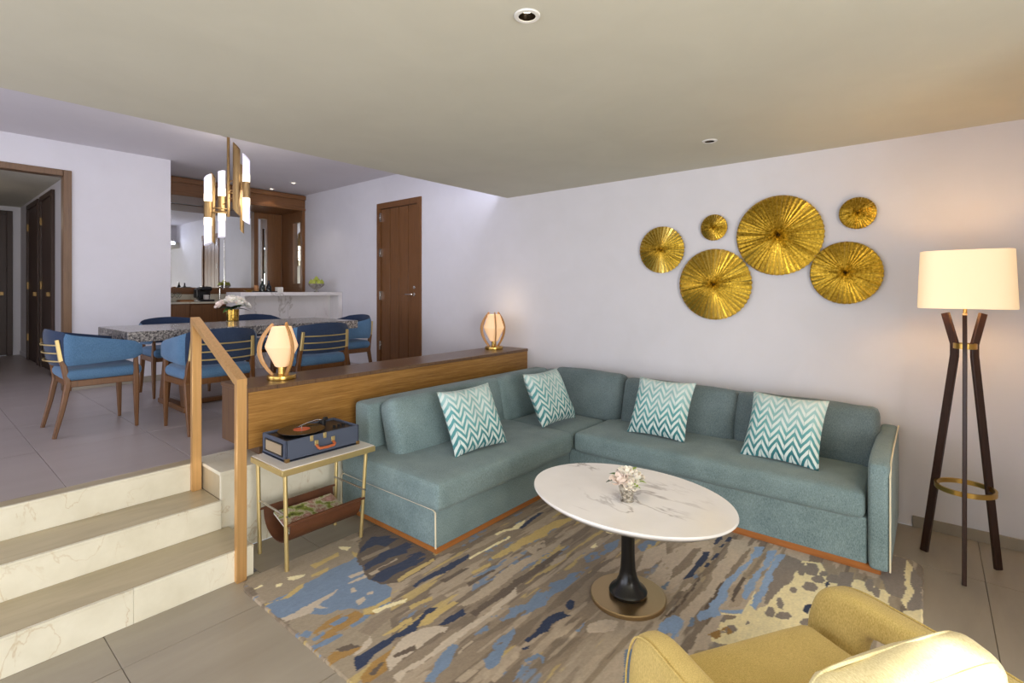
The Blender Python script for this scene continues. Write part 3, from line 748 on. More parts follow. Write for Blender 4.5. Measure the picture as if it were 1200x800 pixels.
# ================================================================== OVAL TABLE AND FLOWERS
TZ = .54
t = thing('oval_table', 'low oval white marble table with black pedestal and brass foot', 'table', (-1.19, 2.36, .0135), R(-3))
mb = MB(); n = 72; vs = []
for k_, (s_, z) in enumerate([(.93, TZ - .036), (.985, TZ - .018), (1.0, TZ - .010), (1.0, TZ - .005), (.994, TZ), (.5, TZ), (.02, TZ)]):
    for i in range(n): a = 2 * PI * i / n; vs.append((.529 * s_ * math.cos(a), .395 * s_ * math.sin(a), z - .012))
fs = [(r_ * n + k, r_ * n + (k + 1) % n, (r_ + 1) * n + (k + 1) % n, (r_ + 1) * n + k) for r_ in range(6) for k in range(n)]
fs += [tuple(reversed(range(n))), tuple(6 * n + k for k in range(n))]
mb.add(vs, fs, 'table_marble', True).build('tabletop', t)
MB().lathe([(.001, .022), (.088, .022), (.094, .028), (.096, .04), (.088, .052), (.062, .075), (.046, .11), (.038, .15), (.034, .22), (.033, .40), (.035, .46), (.06, .49), (.001, .49)], 'black_lacquer', seg=40).build('pedestal', t)
MB().lathe([(.001, 0), (.186, 0), (.188, .003), (.188, .018), (.184, .022), (.001, .022)], 'base_brass', seg=64).build('foot_plate', t)

def rose(mb, c, r, mat, seed, tilt=None):
    rnd = random.Random(seed); c = Vector(c)
    nrm = (tilt or Vector((rnd.uniform(-.5, .5), rnd.uniform(-.5, .5), 1))).normalized()
    q = Vector((0, 0, 1)).rotation_difference(nrm)
    for lay, (rr, h, nn, op) in enumerate([(1.0, .45, 6, .62), (.78, .62, 5, .42), (.55, .72, 5, .28), (.32, .74, 4, .14)]):
        for k in range(nn):
            a0 = 2 * PI * (k + .5 * (lay % 2) + rnd.uniform(-.1, .1)) / nn; wd = 2 * PI / nn * .72; vs = []
            for i in range(4):
                s_ = i / 3
                for j in range(5):
                    aa = a0 + wd * (j / 4 - .5) * (1 - .35 * (s_ - .6) ** 2 * 2)
                    rad = r * rr * (.25 + .75 * math.sin(s_ * PI * .5) ** .8) * (1 + op * .35 * s_ * s_)
                    z = r * (-.35 + h * 1.25 * s_ - .18 * s_ * ((j - 2) / 2) ** 2)
                    vs.append(c + q @ Vector((rad * math.cos(aa), rad * math.sin(aa), z)))
            mb.add(vs, [(i * 5 + j, i * 5 + j + 1, (i + 1) * 5 + j + 1, (i + 1) * 5 + j) for i in range(3) for j in range(4)], mat, True)
    mb.ell(c + q @ Vector((0, 0, -.1 * r)), (r * .5, r * .5, r * .42), mat, 8, 5)
    return mb
def leafm(mb, base, d, ln, wd, mat, droop=.3, seed=0):
    d = Vector(d).normalized(); side = d.cross(Vector((0, 0, 1))).normalized(); up = side.cross(d); vs = []; n = 6
    for i in range(n + 1):
        s_ = i / n; w_ = wd * math.sin(PI * min(1, s_ ** .8 * .97 + .02)) + .0004; p = Vector(base) + d * ln * s_ - Vector((0, 0, 1)) * droop * ln * s_ * s_
        vs += [p - side * w_ + up * w_ * .35, p, p + side * w_ + up * w_ * .35]
    return mb.add(vs, [(i * 3 + j, i * 3 + j + 1, (i + 1) * 3 + j + 1, (i + 1) * 3 + j) for i in range(n) for j in range(2)], mat, True)
def posy(name, loc, label, roses, leaves, vessel, rz=0):
    t = thing(name, label, 'flowers', loc, rz)
    vessel(t)
    for k, (x, y, z, r, m_) in enumerate(roses): rose(MB(), (x, y, z), r, m_, 40 + k, Vector((x * 8, y * 8, 1))).build('rose', t, weld=False)
    for k, (x, y, z, dx, dy, dz, ln, wd, m_) in enumerate(leaves): leafm(MB(), (x, y, z), (dx, dy, dz), ln, wd, m_).build('leaf', t, weld=False)
    return t
def cup(t):
    MB().lathe([(.001, 0), (.034, 0), (.035, .006), (.029, .010), (.046, .088), (.048, .092), (.045, .092), (.027, .014), (.001, .012)], 'mercury_glass', seg=36).build('vase', t)
posy('flower_cup', (-1.155, 2.28, TZ), 'small mercury glass cup of cream roses on the oval marble table',
     [(-.018, -.034, .112, .048, 'blush_petal'), (.030, -.026, .102, .040, 'petal'), (.032, .024, .124, .042, 'petal'), (-.024, .030, .128, .042, 'petal'), (.004, 0, .145, .040, 'petal'), (.038, -.038, .088, .028, 'petal'), (-.042, -.004, .102, .034, 'petal')],
     [(.03, .0, .10, .9, .6, .25, .07, .020, 'light_leaf'), (.03, .02, .11, .7, 1, .2, .06, .017, 'leaf'), (.03, -.03, .095, 1, .1, .15, .055, .016, 'light_leaf'), (-.03, -.02, .10, -1, -.9, .2, .07, .015, 'dark_leaf'), (-.04, .0, .11, -1, -.2, .4, .06, .014, 'leaf'), (-.02, .03, .12, -.4, 1, .7, .06, .015, 'leaf'), (.01, .03, .13, .3, .6, .9, .05, .014, 'light_leaf'), (-.03, .01, .12, -.9, .0, .8, .045, .012, 'dark_leaf')], cup)

# ================================================================== SIDE TABLE, MAGAZINE, RECORD PLAYER
t = thing('side_table', 'small brass side table with leather magazine sling beside the handrail', 'side table', (-2.97, 1.63, 0))
X0, X1, Y0, Y1 = -3.165, -2.765, 1.345, 1.955
at(MB().box((X0, Y0, .538), (X1, Y1, .572), 'soft_brass', .003), 'frame', t)
at(MB().box((X0 + .006, Y0 + .006, .5722), (X1 - .006, Y1 - .006, .577), 'white_top', .001), 'tabletop', t)
lg = [(X1 - .018, Y0 + .025, -2.766, 1.372), (X1 - .018, Y1 - .06, -2.79, 1.862), (X0 + .045, Y0 + .025, -3.10, 1.372), (X0 + .045, Y1 - .06, -3.09, 1.862)]
for a in lg: at(MB().tube([(a[2], a[3], .0), (a[0], a[1], .54)], .0115, 'soft_brass', 14), 'leg', t)
for yy in (1.371, 1.873): at(MB().tube([(-3.11, yy, .315), (-2.757, yy, .315)], .006, 'steel', 10), 'cross_bar', t)
for xx in (-3.105, -2.765): at(MB().tube([(xx, 1.372, .262), (xx, 1.872, .262)], .007, 'sling_leather', 10), 'sling_rod', t)
mb = MB(); vs = []; n = 16
for side in (0, 1):
    for y_ in (1.395, 1.85):
        for i in range(n + 1):
            a = PI * i / n; x_ = -2.935 + (.168 - side * .006) * math.cos(a); z = .272 - (.155 - side * .006) * math.sin(a) ** .8
            vs.append((x_, y_, z))
m_ = n + 1
fs = [(i, i + 1, m_ + i + 1, m_ + i) for i in range(n)] + [(2 * m_ + i, 2 * m_ + i + 1, 3 * m_ + i + 1, 3 * m_ + i) for i in range(n)]
for o_ in (0, m_): fs += [(o_ + i, o_ + i + 1, 2 * m_ + o_ + i + 1, 2 * m_ + o_ + i) for i in range(n)]
fs += [(0, m_, 3 * m_, 2 * m_), (n, m_ + n, 3 * m_ + n, 2 * m_ + n)]
at(mb.add(vs, fs, 'sling_leather', True), 'sling', t)
m, N, L, B = nt('magazine_cover')
n_ = N.new('ShaderNodeTexVoronoi'); n_.inputs['Scale'].default_value = 38; L.new(coord(N, L, kind='obj'), n_.inputs['Vector'])
n2 = noise_n(N, L, coord(N, L, kind='obj'), 18, 3)
L.new(ramp(N, L, n2, [(.3, srgb((40, 44, 30))), (.42, srgb((130, 146, 60))), (.5, srgb((196, 190, 168))), (.58, srgb((150, 110, 96))), (.7, srgb((210, 170, 168)))]), B.inputs['Base Color']); B.inputs['Roughness'].default_value = .3; MATS['magazine_cover'] = m
for k, (dx, dy, dz) in enumerate([(0, .0, 0), (.006, -.02, .0135)]):
    g_ = thing('magazine', ['thin pale magazine lying underneath in the leather sling', 'magazine with a leafy green and pink cover on top in the leather sling'][k], 'magazine', (-2.945 + dx, 1.63 + dy, .19 + dz), 0, 'magazines in the sling')
    g_.rotation_euler = (0, R(17), R(1 - k * 2))
    MB().box((-.105, -.185, 0), (.105, .185, .011), 'paper', .001).build('pages', g_)
    MB().box((-.106, -.186, .0112), (.106, .186, .0125), 'magazine_cover').build('cover', g_)

t = thing('record_player', 'navy suitcase record player with tan handle on the side table', 'record player', (-3.02, 1.66, .577))
W, D_, H_ = .30, .485, .125     # x depth, y length, height
def bb(x0, y0, z0, x1, y1, z1, m, b=.003): return MB().box((x0, y0, z0), (x1, y1, z1), m, b)
mb = MB()
mb.box((-W / 2, -D_ / 2, 0), (W / 2, D_ / 2, .012), 'navy_leatherette').box((W / 2 - .012, -D_ / 2, .0), (W / 2, D_ / 2, H_), 'navy_leatherette', .004).box((-W / 2, -D_ / 2, 0), (-W / 2 + .012, D_ / 2, H_), 'navy_leatherette', .004)
mb.box((-W / 2, -D_ / 2, 0), (W / 2, -D_ / 2 + .012, H_), 'navy_leatherette', .004).box((-W / 2, D_ / 2 - .012, 0), (W / 2, D_ / 2, H_), 'navy_leatherette', .004)
mb.build('case', t)
bb(-W / 2 + .012, -D_ / 2 + .012, H_ - .03, W / 2 - .012, D_ / 2 - .012, H_ - .012, 'black_plastic', .002).build('deck', t)
bb(-W / 2 + .055, -D_ / 2 - .004, .035, W / 2 - .045, -D_ / 2 + .001, H_ - .03, 'speaker_cloth', .001).build('speaker_grille', t)
for a in ((-W / 2 + .047, .027, W / 2 - .037, .035), (-W / 2 + .047, H_ - .03, W / 2 - .037, H_ - .022), (-W / 2 + .047, .035, -W / 2 + .055, H_ - .03), (W / 2 - .045, .035, W / 2 - .037, H_ - .03)):
    bb(a[0], -D_ / 2 - .006, a[1], a[2], -D_ / 2 + .001, a[3], 'black_plastic', .001).build('grille_frame', t)
for y_ in (-D_ / 2, D_ / 2 - .022):
    bb(W / 2 - .022, y_ - .001, .0002, W / 2 + .002, y_ + .023, .022, 'antique_brass', .001).build('corner_cap', t)
MB().lathe([(.001, 0), (.103, 0), (.106, .004), (.106, .012), (.001, .012)], 'black_plastic', (0, 0, 0), 48, cap0=True).build('platter', t, (-.012, -.062, H_ - .008))
rec = thing('vinyl_record', 'black vinyl record with orange label on the record player', 'record', (-3.032, 1.598, .577 + H_ + .004))
MB().lathe([(.004, 0), (.138, 0), (.1385, .0015), (.138, .003), (.05, .003)], 'vinyl', seg=64).build('disc', rec)
MB().lathe([(.004, .0), (.050, .0), (.050, .0035), (.004, .0035)], 'record_label', seg=40).build('label', rec)
MB().lathe([(.0035, 0), (.0035, .026), (.001, .028)], 'steel', seg=12).build('spindle', t, (-.012, -.062, H_ - .002))
ta = MB().lathe([(.02, 0), (.02, .028), (.014, .034), (.001, .034)], 'black_plastic', seg=20)
ta.tube([(0, 0, .03), (-.015, -.03, .036), (-.01, -.10, .03), (.01, -.17, .022)], .004, 'steel', 8).rbox((.012, -.178, .018), (.016, .03, .01), .003, 'black_plastic').rbox((0, .02, .036), (.022, .03, .022), .005, 'black_plastic')
ta.build('tone_arm', t, (-.075, .115, H_ - .012))
for k in range(3): MB().lathe([(.009, 0), (.009, .016), (.007, .018), (.001, .018)], 'black_plastic', seg=14).build('knob', t, (.05 + .0 * k, .125 + .032 * k, H_ - .012))
hd = MB()
hd.tube([(W / 2 + .006, -.055, .062), (W / 2 + .024, -.055, .052), (W / 2 + .028, -.048, .046), (W / 2 + .028, .0, .043), (W / 2 + .028, .048, .046), (W / 2 + .024, .055, .052), (W / 2 + .006, .055, .062)], .0085, 'tan_leather', 10)
hd.build('handle', t)
for y_ in (-.055, .055): bb(W / 2 - .001, y_ - .012, .062, W / 2 + .007, y_ + .012, .092, 'soft_brass', .002).build('handle_bracket', t)
for y_ in (-.085, .0): bb(W / 2 - .001, y_ - .010, H_ - .032, W / 2 + .005, y_ + .010, H_ + .002, 'soft_brass', .002).build('latch', t)

# ================================================================== YELLOW ARMCHAIR
Yf = 'yellow_fabric'
t = thing('armchair', 'mustard yellow armchair with open looped arms seen from behind', 'armchair', (-.506, 1.846, .0135), R(58))
mb = cushion(.58, .60, .13, Yf, crown=.014, seed=11, wr=.002, edge=.045); mb.build('seat_cushion', t, (0, -.30, .31))
MB().box((-.32, -.62, .16), (.32, -.03, .25), Yf, .03).build('seat_base', t)
OUT_ = [(.04, .12), (.055, .26), (.04, .38), (-.005, .47), (-.09, .508), (-.22, .513), (-.38, .515), (-.56, .515), (-.70, .49), (-.76, .42), (-.76, .24), (-.70, .12), (-.45, .10), (-.18, .10)]
IN_ = [(-.15, .21), (-.152, .28), (-.158, .35), (-.18, .395), (-.22, .412), (-.29, .418), (-.40, .42), (-.50, .42), (-.57, .40), (-.60, .37), (-.60, .29), (-.57, .22), (-.45, .20), (-.28, .20)]
def smooth(P_, m_=4):
    n_ = len(P_); o_ = []
    for i in range(n_):
        a, b, c, d = [Vector(P_[(i + q - 1) % n_]) for q in range(4)]
        for q in range(m_):
            u = q / m_; o_.append(.5 * ((2 * b) + (c - a) * u + (2 * a - 5 * b + 4 * c - d) * u * u + (3 * b - a - 3 * c + d) * u ** 3))
    return o_
OS, IS = smooth(OUT_), smooth(IN_)
for s in (-1, 1):
    vs = []; m_ = 20; n_ = len(OS)
    for i in range(n_):
        c_ = (OS[i] + IS[i]) / 2; h_ = (OS[i] - IS[i]) / 2; bow = .012 * math.sin(PI * min(1, max(0, -c_.x / .75)))
        for (a_, b_) in sq(1, .048, m_, 3.2):
            p_ = c_ + h_ * a_; vs.append((s * (.378 + bow) + b_, p_.x, p_.y))
    fs = [(i * m_ + k, i * m_ + (k + 1) % m_, ((i + 1) % n_) * m_ + (k + 1) % m_, ((i + 1) % n_) * m_ + k) for i in range(n_) for k in range(m_)]
    ao = MB().add(vs, fs, Yf, True).build('arm', t)
    pts = [(s * (.378 + .044 + .012 * math.sin(PI * min(1, max(0, -p_.x / .75)))), p_.x * .985 - .004, p_.y * .985) for p_ in OS]
    MB().tube(pts, .0035, Yf, 6, closed=True).build('piping', ao)
mb = MB(); vs = []; n = 20
for (o_, dz) in ((0, .0), (.045, .0)):
    for z in (.17, .30, .42, .52, .57):
        for i in range(n + 1):
            a = -1 + 2 * i / n; x_ = a * .375; y_ = -.69 + .03 * abs(a) ** 3 - o_ - (z - .17) * .05 + (.012 if z > .56 and o_ else 0)
            vs.append((x_, y_, z - .05 * abs(a) ** 2.5 * (z > .5)))
m_ = n + 1; fs = []
for q in (0, 5):
    for r_ in range(4):
        for i in range(n): fs.append(((q + r_) * m_ + i, (q + r_) * m_ + i + 1, (q + r_ + 1) * m_ + i + 1, (q + r_ + 1) * m_ + i))
for i in range(n): fs += [(i, i + 1, 5 * m_ + i + 1, 5 * m_ + i), (4 * m_ + i, 4 * m_ + i + 1, 9 * m_ + i + 1, 9 * m_ + i)]
for r_ in range(4): fs += [(r_ * m_, (r_ + 1) * m_, (6 + r_) * m_, (5 + r_) * m_), (r_ * m_ + n, (r_ + 1) * m_ + n, (6 + r_) * m_ + n, (5 + r_) * m_ + n)]
mb.add(vs, fs, Yf, True).build('back_shell', t)
bc = cushion(.50, .13, .35, 'pale_yellow_fabric', crown=.035, seed=12, wr=.007, edge=.045).build('back_cushion', t, (-.055, -.562, .525), (R(9), 0, 0))
for dy in (-.048, .048):
    pts = [(x_, dy, z) for x_, z in sq(.247, .173, 48, 8)]
    MB().tube(pts, .0045, 'pale_yellow_fabric', 8, closed=True).build('cushion_piping', bc)
for x_, y_ in ((-.27, -.06), (.27, -.06), (-.27, -.58), (.27, -.58)):
    MB().lathe([(.001, 0), (.014, 0), (.022, .18), (.001, .18)], 'walnut', seg=16).build('leg', t, (x_, y_, 0))

# ================================================================== DINING TABLE
TT = 1.243
tx0, tx1, ty0, ty1 = -5.87, -4.925, 1.15, 3.25
t = thing('dining_table', 'long rectangular dining table with grey speckled granite slab and wooden trestles', 'table', (-5.4, 2.2, P))
at(MB().box((tx0, ty0, TT - .085), (tx1, ty1, TT), 'granite', .004), 'tabletop', t)
for yy in (1.62, 2.78):
    tr = at(MB().box((-5.75, yy - .04, P + .001), (-5.05, yy + .04, P + .05), 'chair_wood', .006), 'trestle_foot', t)
    for s in (-1, 1):
        at(MB().sweep([(-5.4 + s * .30, yy, P + .045), (-5.4 + s * .13, yy, TT - .12)], rect(.10, .06, .006), 'chair_wood', up=(0, 1, 0), smooth=False), 'leg', t)
    at(MB().box((-5.75, yy - .05, TT - .13), (-5.05, yy + .05, TT - .085), 'chair_wood', .005), 'top_beam', t)
at(MB().box((-5.43, 1.62, P + .005), (-5.37, 2.78, P + .045), 'chair_wood', .004), 'floor_beam', t)

# ================================================================== DINING CHAIRS
def dining_chair(loc, rz, label, group):
    t = thing('dining_chair', label, 'chair', loc, rz, group)
    W_ = 'chair_wood'
    for s in (-1, 1):
        pl = MB().sweep([(s * .24, -.245, .0), (s * .238, -.20, .20), (s * .236, -.165, .40)], rect(.034, .036, .006), W_, up=(1, 0, 0), scales=[.75, .95, 1.15], smooth=False)
        pl.sweep([(s * .236, -.168, .385), (s * .228, -.19, .52), (s * .222, -.205, .56)], rect(.034, .036, .006), W_, up=(1, 0, 0), scales=[1.15, 1, .85], smooth=False)
        lg_ = pl.build('rear_leg', t)
        MB().sweep([(s * .2225, -.204, .555), (s * .215, -.226, .715)], rect(.034, .036, .006), 'soft_brass', up=(1, 0, 0), scales=[.86, .72], smooth=False).build('brass_sleeve', lg_)
        MB().sweep([(s * .250, .250, 0), (s * .252, .246, .25), (s * .252, .244, .40), (s * .250, .244, .575)], rect(.036, .036, .007), W_, up=(1, 0, 0), scales=[.6, 1.0, 1.1, .72], smooth=False).build('front_leg', t)
        MB().sweep([(s * .240, -.16, .385), (s * .250, .24, .385)], rect(.024, .048, .004), W_, smooth=False).build('side_rail', t)
    MB().box((-.245, .222, .362), (.245, .250, .408), W_, .004).build('front_rail', t)
    MB().box((-.225, -.172, .362), (.225, -.148, .408), W_, .004).build('rear_rail', t)
    # seat
    c = cushion(.52, .48, .085, 'blue_fabric', n=9, crown=.016, wr=.001, edge=.04)
    c.build('seat', t, (0, .05, .448))
    # wrap-around backrest: blue sides outside, navy across the back and inside
    n = 36; vs = []; ys = 7; mb = MB(); TK = .036
    def prof(u):      # u -1..1 around the U; returns x, y, zlow, zhigh
        a = abs(u); s_ = math.copysign(1, u)
        if a < .40: k = a / .40; x_ = .225 * k; y_ = -.238 + .055 * k ** 3
        elif a < .56: k = (a - .40) / .16; x_ = .225 + .045 * math.sin(k * PI / 2); y_ = -.183 + .07 * (1 - math.cos(k * PI / 2))
        else: k = (a - .56) / .44; x_ = .27 + .006 * math.sin(k * PI); y_ = -.113 + .395 * k
        zl = .515 + .03 * a ** 2; zh = .79 - .02 * (a / .4) ** 2 if a < .4 else .77 - .095 * ((a - .4) / .6) ** .9
        zh -= .028 * max(0, (a - .9) / .1) ** 3; zl += .025 * max(0, (a - .9) / .1) ** 3
        return s_ * x_, y_, zl, zh
    for side in (0, 1):
        for j in range(ys + 1):
            v_ = j / ys
            for i in range(n + 1):
                u = -1 + 2 * i / n; x_, y_, zl, zh = prof(u)
                x2, y2, _, _ = prof(min(1, u + .01)); x1, y1, _, _ = prof(max(-1, u - .01)); tg = Vector((x2 - x1, y2 - y1, 0)).normalized(); nr = Vector((tg.y, -tg.x, 0))
                th = TK / 2 * (1 - abs(2 * v_ - 1) ** 4) ** .5 * (1 - max(0, (abs(u) - .93) / .07) ** 2) ** .5 if abs(u) < 1 else 0
                d = nr * th * (1 if side else -1); rk = -.035 * (v_ - .3) * max(0, 1 - abs(u) / .6)
                vs.append((x_ + d.x, y_ + d.y + rk, zl + (zh - zl) * v_))
    K = (ys + 1) * (n + 1)
    for side in (0, 1):
        fa = []; fb_ = []
        for j in range(ys):
            for i in range(n):
                u = -1 + 2 * (i + .5) / n; f = (side * K + j * (n + 1) + i, side * K + j * (n + 1) + i + 1, side * K + (j + 1) * (n + 1) + i + 1, side * K + (j + 1) * (n + 1) + i)
                (fa if (side == 1 and abs(u) > .42) else fb_).append(f)
        if side == 0: allf = (fa, fb_)
        else: allb = (fa, fb_)
    mb.add(vs, allf[1] + allb[1], 'navy_fabric', True)
    o0 = 0; i_ = mb.mi('blue_fabric')
    for f in allb[0]: mb.f.append(f); mb.m.append(i_); mb.sm.append(True)
    mb.build('backrest', t)
    for z in (.555, .615, .675):
        path = []
        for i in range(13):
            a = -1 + i / 6; path.append((a * .215, -.215 - .062 * (1 - a * a) - (z - .6) * .12, z))
        MB().tube(path, .0055, 'soft_brass', 8).build('back_slat', t)
    return t
G = 'blue upholstered dining chairs around the granite table'
ch = dining_chair((-5.153, .955, P), 0, 'blue dining chair at the near left head of the granite table', G)
dup(ch, (-4.46, 1.60, P), R(90), 'blue dining chair partly behind the upper handrail post', G)
dup(ch, (-4.46, 2.46, P), R(90), 'blue dining chair just right of the lit table lamp, back to the viewer', G)
dup(ch, (-5.35, 3.35, P), R(180), 'blue dining chair at the far head of the table, near the wooden door', G)
dup(ch, (-6.22, 1.86, P), R(-90), 'far-side dining chair left of the gold flower vase, only its navy top showing', G)
dup(ch, (-6.22, 2.76, P), R(-90), 'far-side dining chair right of the gold flower vase, only its navy top showing', G)

# ================================================================== VASE WITH FLOWERS ON THE DINING TABLE
def goldcup(t):
    MB().lathe([(.001, 0), (.058, 0), (.062, .006), (.064, .125), (.060, .127), (.058, .01), (.001, .008)], 'gold_glass', seg=36).build('vase', t)
rnd = random.Random(5)
rs = [(-.02, -.07, .21, .055, 'petal'), (.04, -.15, .185, .048, 'blush_petal'), (.06, .03, .20, .055, 'petal'), (-.03, .10, .21, .060, 'petal'), (.03, .15, .165, .048, 'petal'), (-.05, 0, .25, .050, 'petal'), (.06, -.04, .225, .048, 'petal'), (0, .06, .245, .045, 'petal')]
ls = [(0, 0, .13, math.cos(a), math.sin(a), .12 + rnd.random() * .5, .15 + .06 * rnd.random(), .028, ['dark_leaf', 'leaf', 'dark_leaf'][k % 3]) for k, a in enumerate([i * 2 * PI / 15 for i in range(15)])] + [(-.03, .0, .25, -.1, .05, 1, .05, .03, 'dark_leaf')]
posy('flower_vase', (-5.90, 2.32, TT), 'gold glass vase of white roses on the granite dining table', rs, ls, goldcup)

# ================================================================== CHANDELIER
t = thing('chandelier', 'brass chandelier of frosted and brass tubes above the dining table', 'chandelier', (-5.4, 2.2, CH))
fw = Vector((-.6382, .7699, 0)); rt = Vector((.7699, .6382, 0)); D0 = 5.14
def cp(u, v, dd=0):
    w_ = D0 + dd; return fw * w_ + rt * ((u - 600) / 593.5 * w_) + Vector((0, 0, CAMZ + (340.5 - v) / 593.5 * w_))
def slant(mb, c, z0, z1, r, mat, s0=0, s1=0, seg=20, ang=0):
    vs = []
    for z, s_ in ((z0, s0), (z1, s1)):
        for k in range(seg):
            a = 2 * PI * k / seg; vs.append((c.x + r * math.cos(a), c.y + r * math.sin(a), z + s_ * r * math.cos(a - ang)))
    return mb.add(vs, [(k, (k + 1) % seg, seg + (k + 1) % seg, seg + k) for k in range(seg)] + [tuple(reversed(range(seg))), tuple(range(seg, 2 * seg))], mat, True)
def zz(v, dd=0): return CAMZ + (340.5 - v) / 593.5 * (D0 + dd)
RA = math.atan2(rt.y, rt.x)
for (u, dd, top, bot, b0, b1, s_, r) in [(243.6, -.10, 207, 286, 236, 255, .8, .034), (259.8, .08, 201, 278, 230, 249.5, .3, .034), (288.6, -.02, 184, 260, 213.5, 232, -1.2, .034)]:
    c = cp(u, 300, dd)
    f_ = slant(MB(), c, zz(b0, dd), zz(top, dd), r, 'frosted_tube', 0, s_, ang=RA); o_ = at(f_, 'frosted_tube', t)
    f_ = slant(MB(), c, zz(bot, dd), zz(b1, dd), r, 'frosted_tube', s_ * .6, 0, ang=RA); at(f_, 'frosted_tube', t)
    for za, zb in ((zz(b0, dd), zz(b0 - 9, dd)), (zz(b1 + 9, dd), zz(b1, dd))): at(slant(MB(), c, za, zb, r * 1.012, 'tube_glow'), 'bulb_glow', t)
    at(slant(MB(), c, zz(b1, dd), zz(b0, dd), r * 1.06, 'antique_brass'), 'socket_sleeve', t)
for (u, dd, top, bot, r, s_) in [(249.5, -.05, 205, 282, .022, -1.4), (277.2, -.06, 171, 248, .034, -1.2), (283.6, .12, 194, 271, .02, -1.2)]:
    c = cp(u, 300, dd); mb = MB(); vs = []; seg = 24
    z0 = zz(bot, dd); z1 = zz(top, dd)
    for rr in (r, r * .88):
        for z, q in ((z0, s_), (z1, s_)):
            for k in range(seg): a = 2 * PI * k / seg; vs.append((c.x + rr * math.cos(a), c.y + rr * math.sin(a), z + q * rr * math.cos(a - RA)))
    fs = [(k, (k + 1) % seg, seg + (k + 1) % seg, seg + k) for k in range(seg)] + [(2 * seg + k, 3 * seg + k, 3 * seg + (k + 1) % seg, 2 * seg + (k + 1) % seg) for k in range(seg)]
    fs += [(k, 2 * seg + k, 2 * seg + (k + 1) % seg, (k + 1) % seg) for k in range(seg)] + [(seg + k, seg + (k + 1) % seg, 3 * seg + (k + 1) % seg, 3 * seg + k) for k in range(seg)]
    at(mb.add(vs, fs, 'antique_brass', True), 'brass_tube', t)
sc_ = cp(267.6, 300, 0)
at(MB().tube([(sc_.x, sc_.y, zz(254)), (sc_.x, sc_.y, CH - .02)], .014, 'antique_brass', 14), 'stem', t)
at(MB().lathe([(.001, CH), (.07, CH), (.07, CH - .02), (.02, CH - .03), (.001, CH - .03)], 'antique_brass', (sc_.x, sc_.y, 0), 28), 'ceiling_rose', t)
for (u, dd, v) in [(243.6, -.10, 243), (243.6, -.10, 248), (249.5, -.05, 247), (259.8, .08, 239.5), (277.2, -.06, 211), (277.2, -.06, 225), (288.6, -.02, 222.5), (288.6, -.02, 232), (283.6, .12, 228)]:
    c = cp(u, v, dd); at(MB().tube([(c.x, c.y, c.z), (sc_.x, sc_.y, c.z)], .006, 'antique_brass', 8), 'arm', t)
l = point('chandelier_glow', (0, 0, 0), 14, (1, .90, .80), .18); l.parent = t; l.location = (.0, -.02, -.55 - .1)

# ================================================================== BAR AND BACK COUNTER
t = thing('bar_counter', 'white veined marble bar with recessed front against the long wall', 'bar', (-7.18, 3.57, P))
bz = 1.553
at(MB().box((-7.41, 2.83, bz - .05), (-6.954, YW - .005, bz), 'white_marble', .002), 'worktop', t)
for a, b in ((2.83, 2.89), (YW - .07, YW - .005)): at(MB().box((-7.41, a, P), (-6.954, b, bz - .0502), 'white_marble', .002), 'end_slab', t)
js = [2.89, 3.58, YW - .07]
for a, b in zip(js, js[1:]): at(MB().box((-7.40, a + .001, P), (-7.18, b - .001, bz - .0502), 'white_marble', .0015), 'front_panel', t)
t = thing('back_counter', 'low wooden cabinet with pale stone top under the bar mirror', 'cabinet', (-8.5, 3.1, P))
at(MB().box((-8.785, 2.105, 1.385), (-8.18, YW - .055, 1.411), 'cream_marble', .002), 'worktop', t)
at(MB().box((-8.785, 2.105, P + .08), (-8.23, YW - .055, 1.3848), 'bar_wood_side', .002), 'body', t)
for a in range(4):
    y0_ = 2.12 + a * .535; d_ = at(MB().box((-8.2295, y0_, P + .1), (-8.205, y0_ + .527, 1.37), 'bar_wood', .002), 'door', t)
MB().box((-8.785, 2.105, P), (-8.28, YW - .055, P + .079), 'dark_door').build('plinth', t, tuple(-Vector(t.location)))
CZ = 1.411
t = thing('coffee_machine', 'black capsule coffee machine on the back counter', 'coffee machine', (-8.47, 2.93, CZ))
MB().rbox((0, 0, .015), (.24, .20, .03), .008, 'black_plastic').build('drip_tray', t)
MB().rbox((-.06, 0, .12), (.12, .18, .19), .03, 'black_plastic').build('body', t)
MB().rbox((.02, 0, .19), (.20, .15, .07), .03, 'black_plastic').rbox((.0, -.11, .12), (.12, .05, .14), .02, 'black_plastic').build('brew_head', t)
m_ = thing('mug', 'white mug under the coffee machine spout', 'cup', (-8.41, 2.93, CZ + .031))
MB().lathe([(.001, 0), (.030, 0), (.035, .01), (.036, .07), (.033, .07), (.031, .01), (.001, .008)], 'white_ceramic', seg=24).build('cup', m_)
MB().tube([(0, .034, .055), (0, .058, .05), (0, .058, .025), (0, .034, .018)], .004, 'white_ceramic', 8).build('handle', m_)
t = thing('tap', 'slim chrome tap at the back counter', 'tap', (-8.52, 3.16, CZ))
MB().lathe([(.001, 0), (.028, 0), (.026, .01), (.016, .014), (.015, .20), (.001, .20)], 'chrome', seg=18).build('column', t)
MB().tube([(0, 0, .19), (.02, 0, .225), (.07, 0, .235), (.12, 0, .215), (.13, 0, .18)], .011, 'chrome').build('spout', t)
MB().tube([(0, 0, .20), (-.01, .05, .235)], .006, 'chrome', 8).build('lever', t)
t = thing('serving_tray', 'small pale wooden tray on the back counter', 'tray', (-8.38, 2.66, CZ))
MB().box((-.07, -.11, 0), (.07, .09, .02), 'wood_tray', .004).build('board', t)
MB().box((-.06, -.10, .0201), (.06, .08, .03), 'wood_tray', .004).build('inset', t)
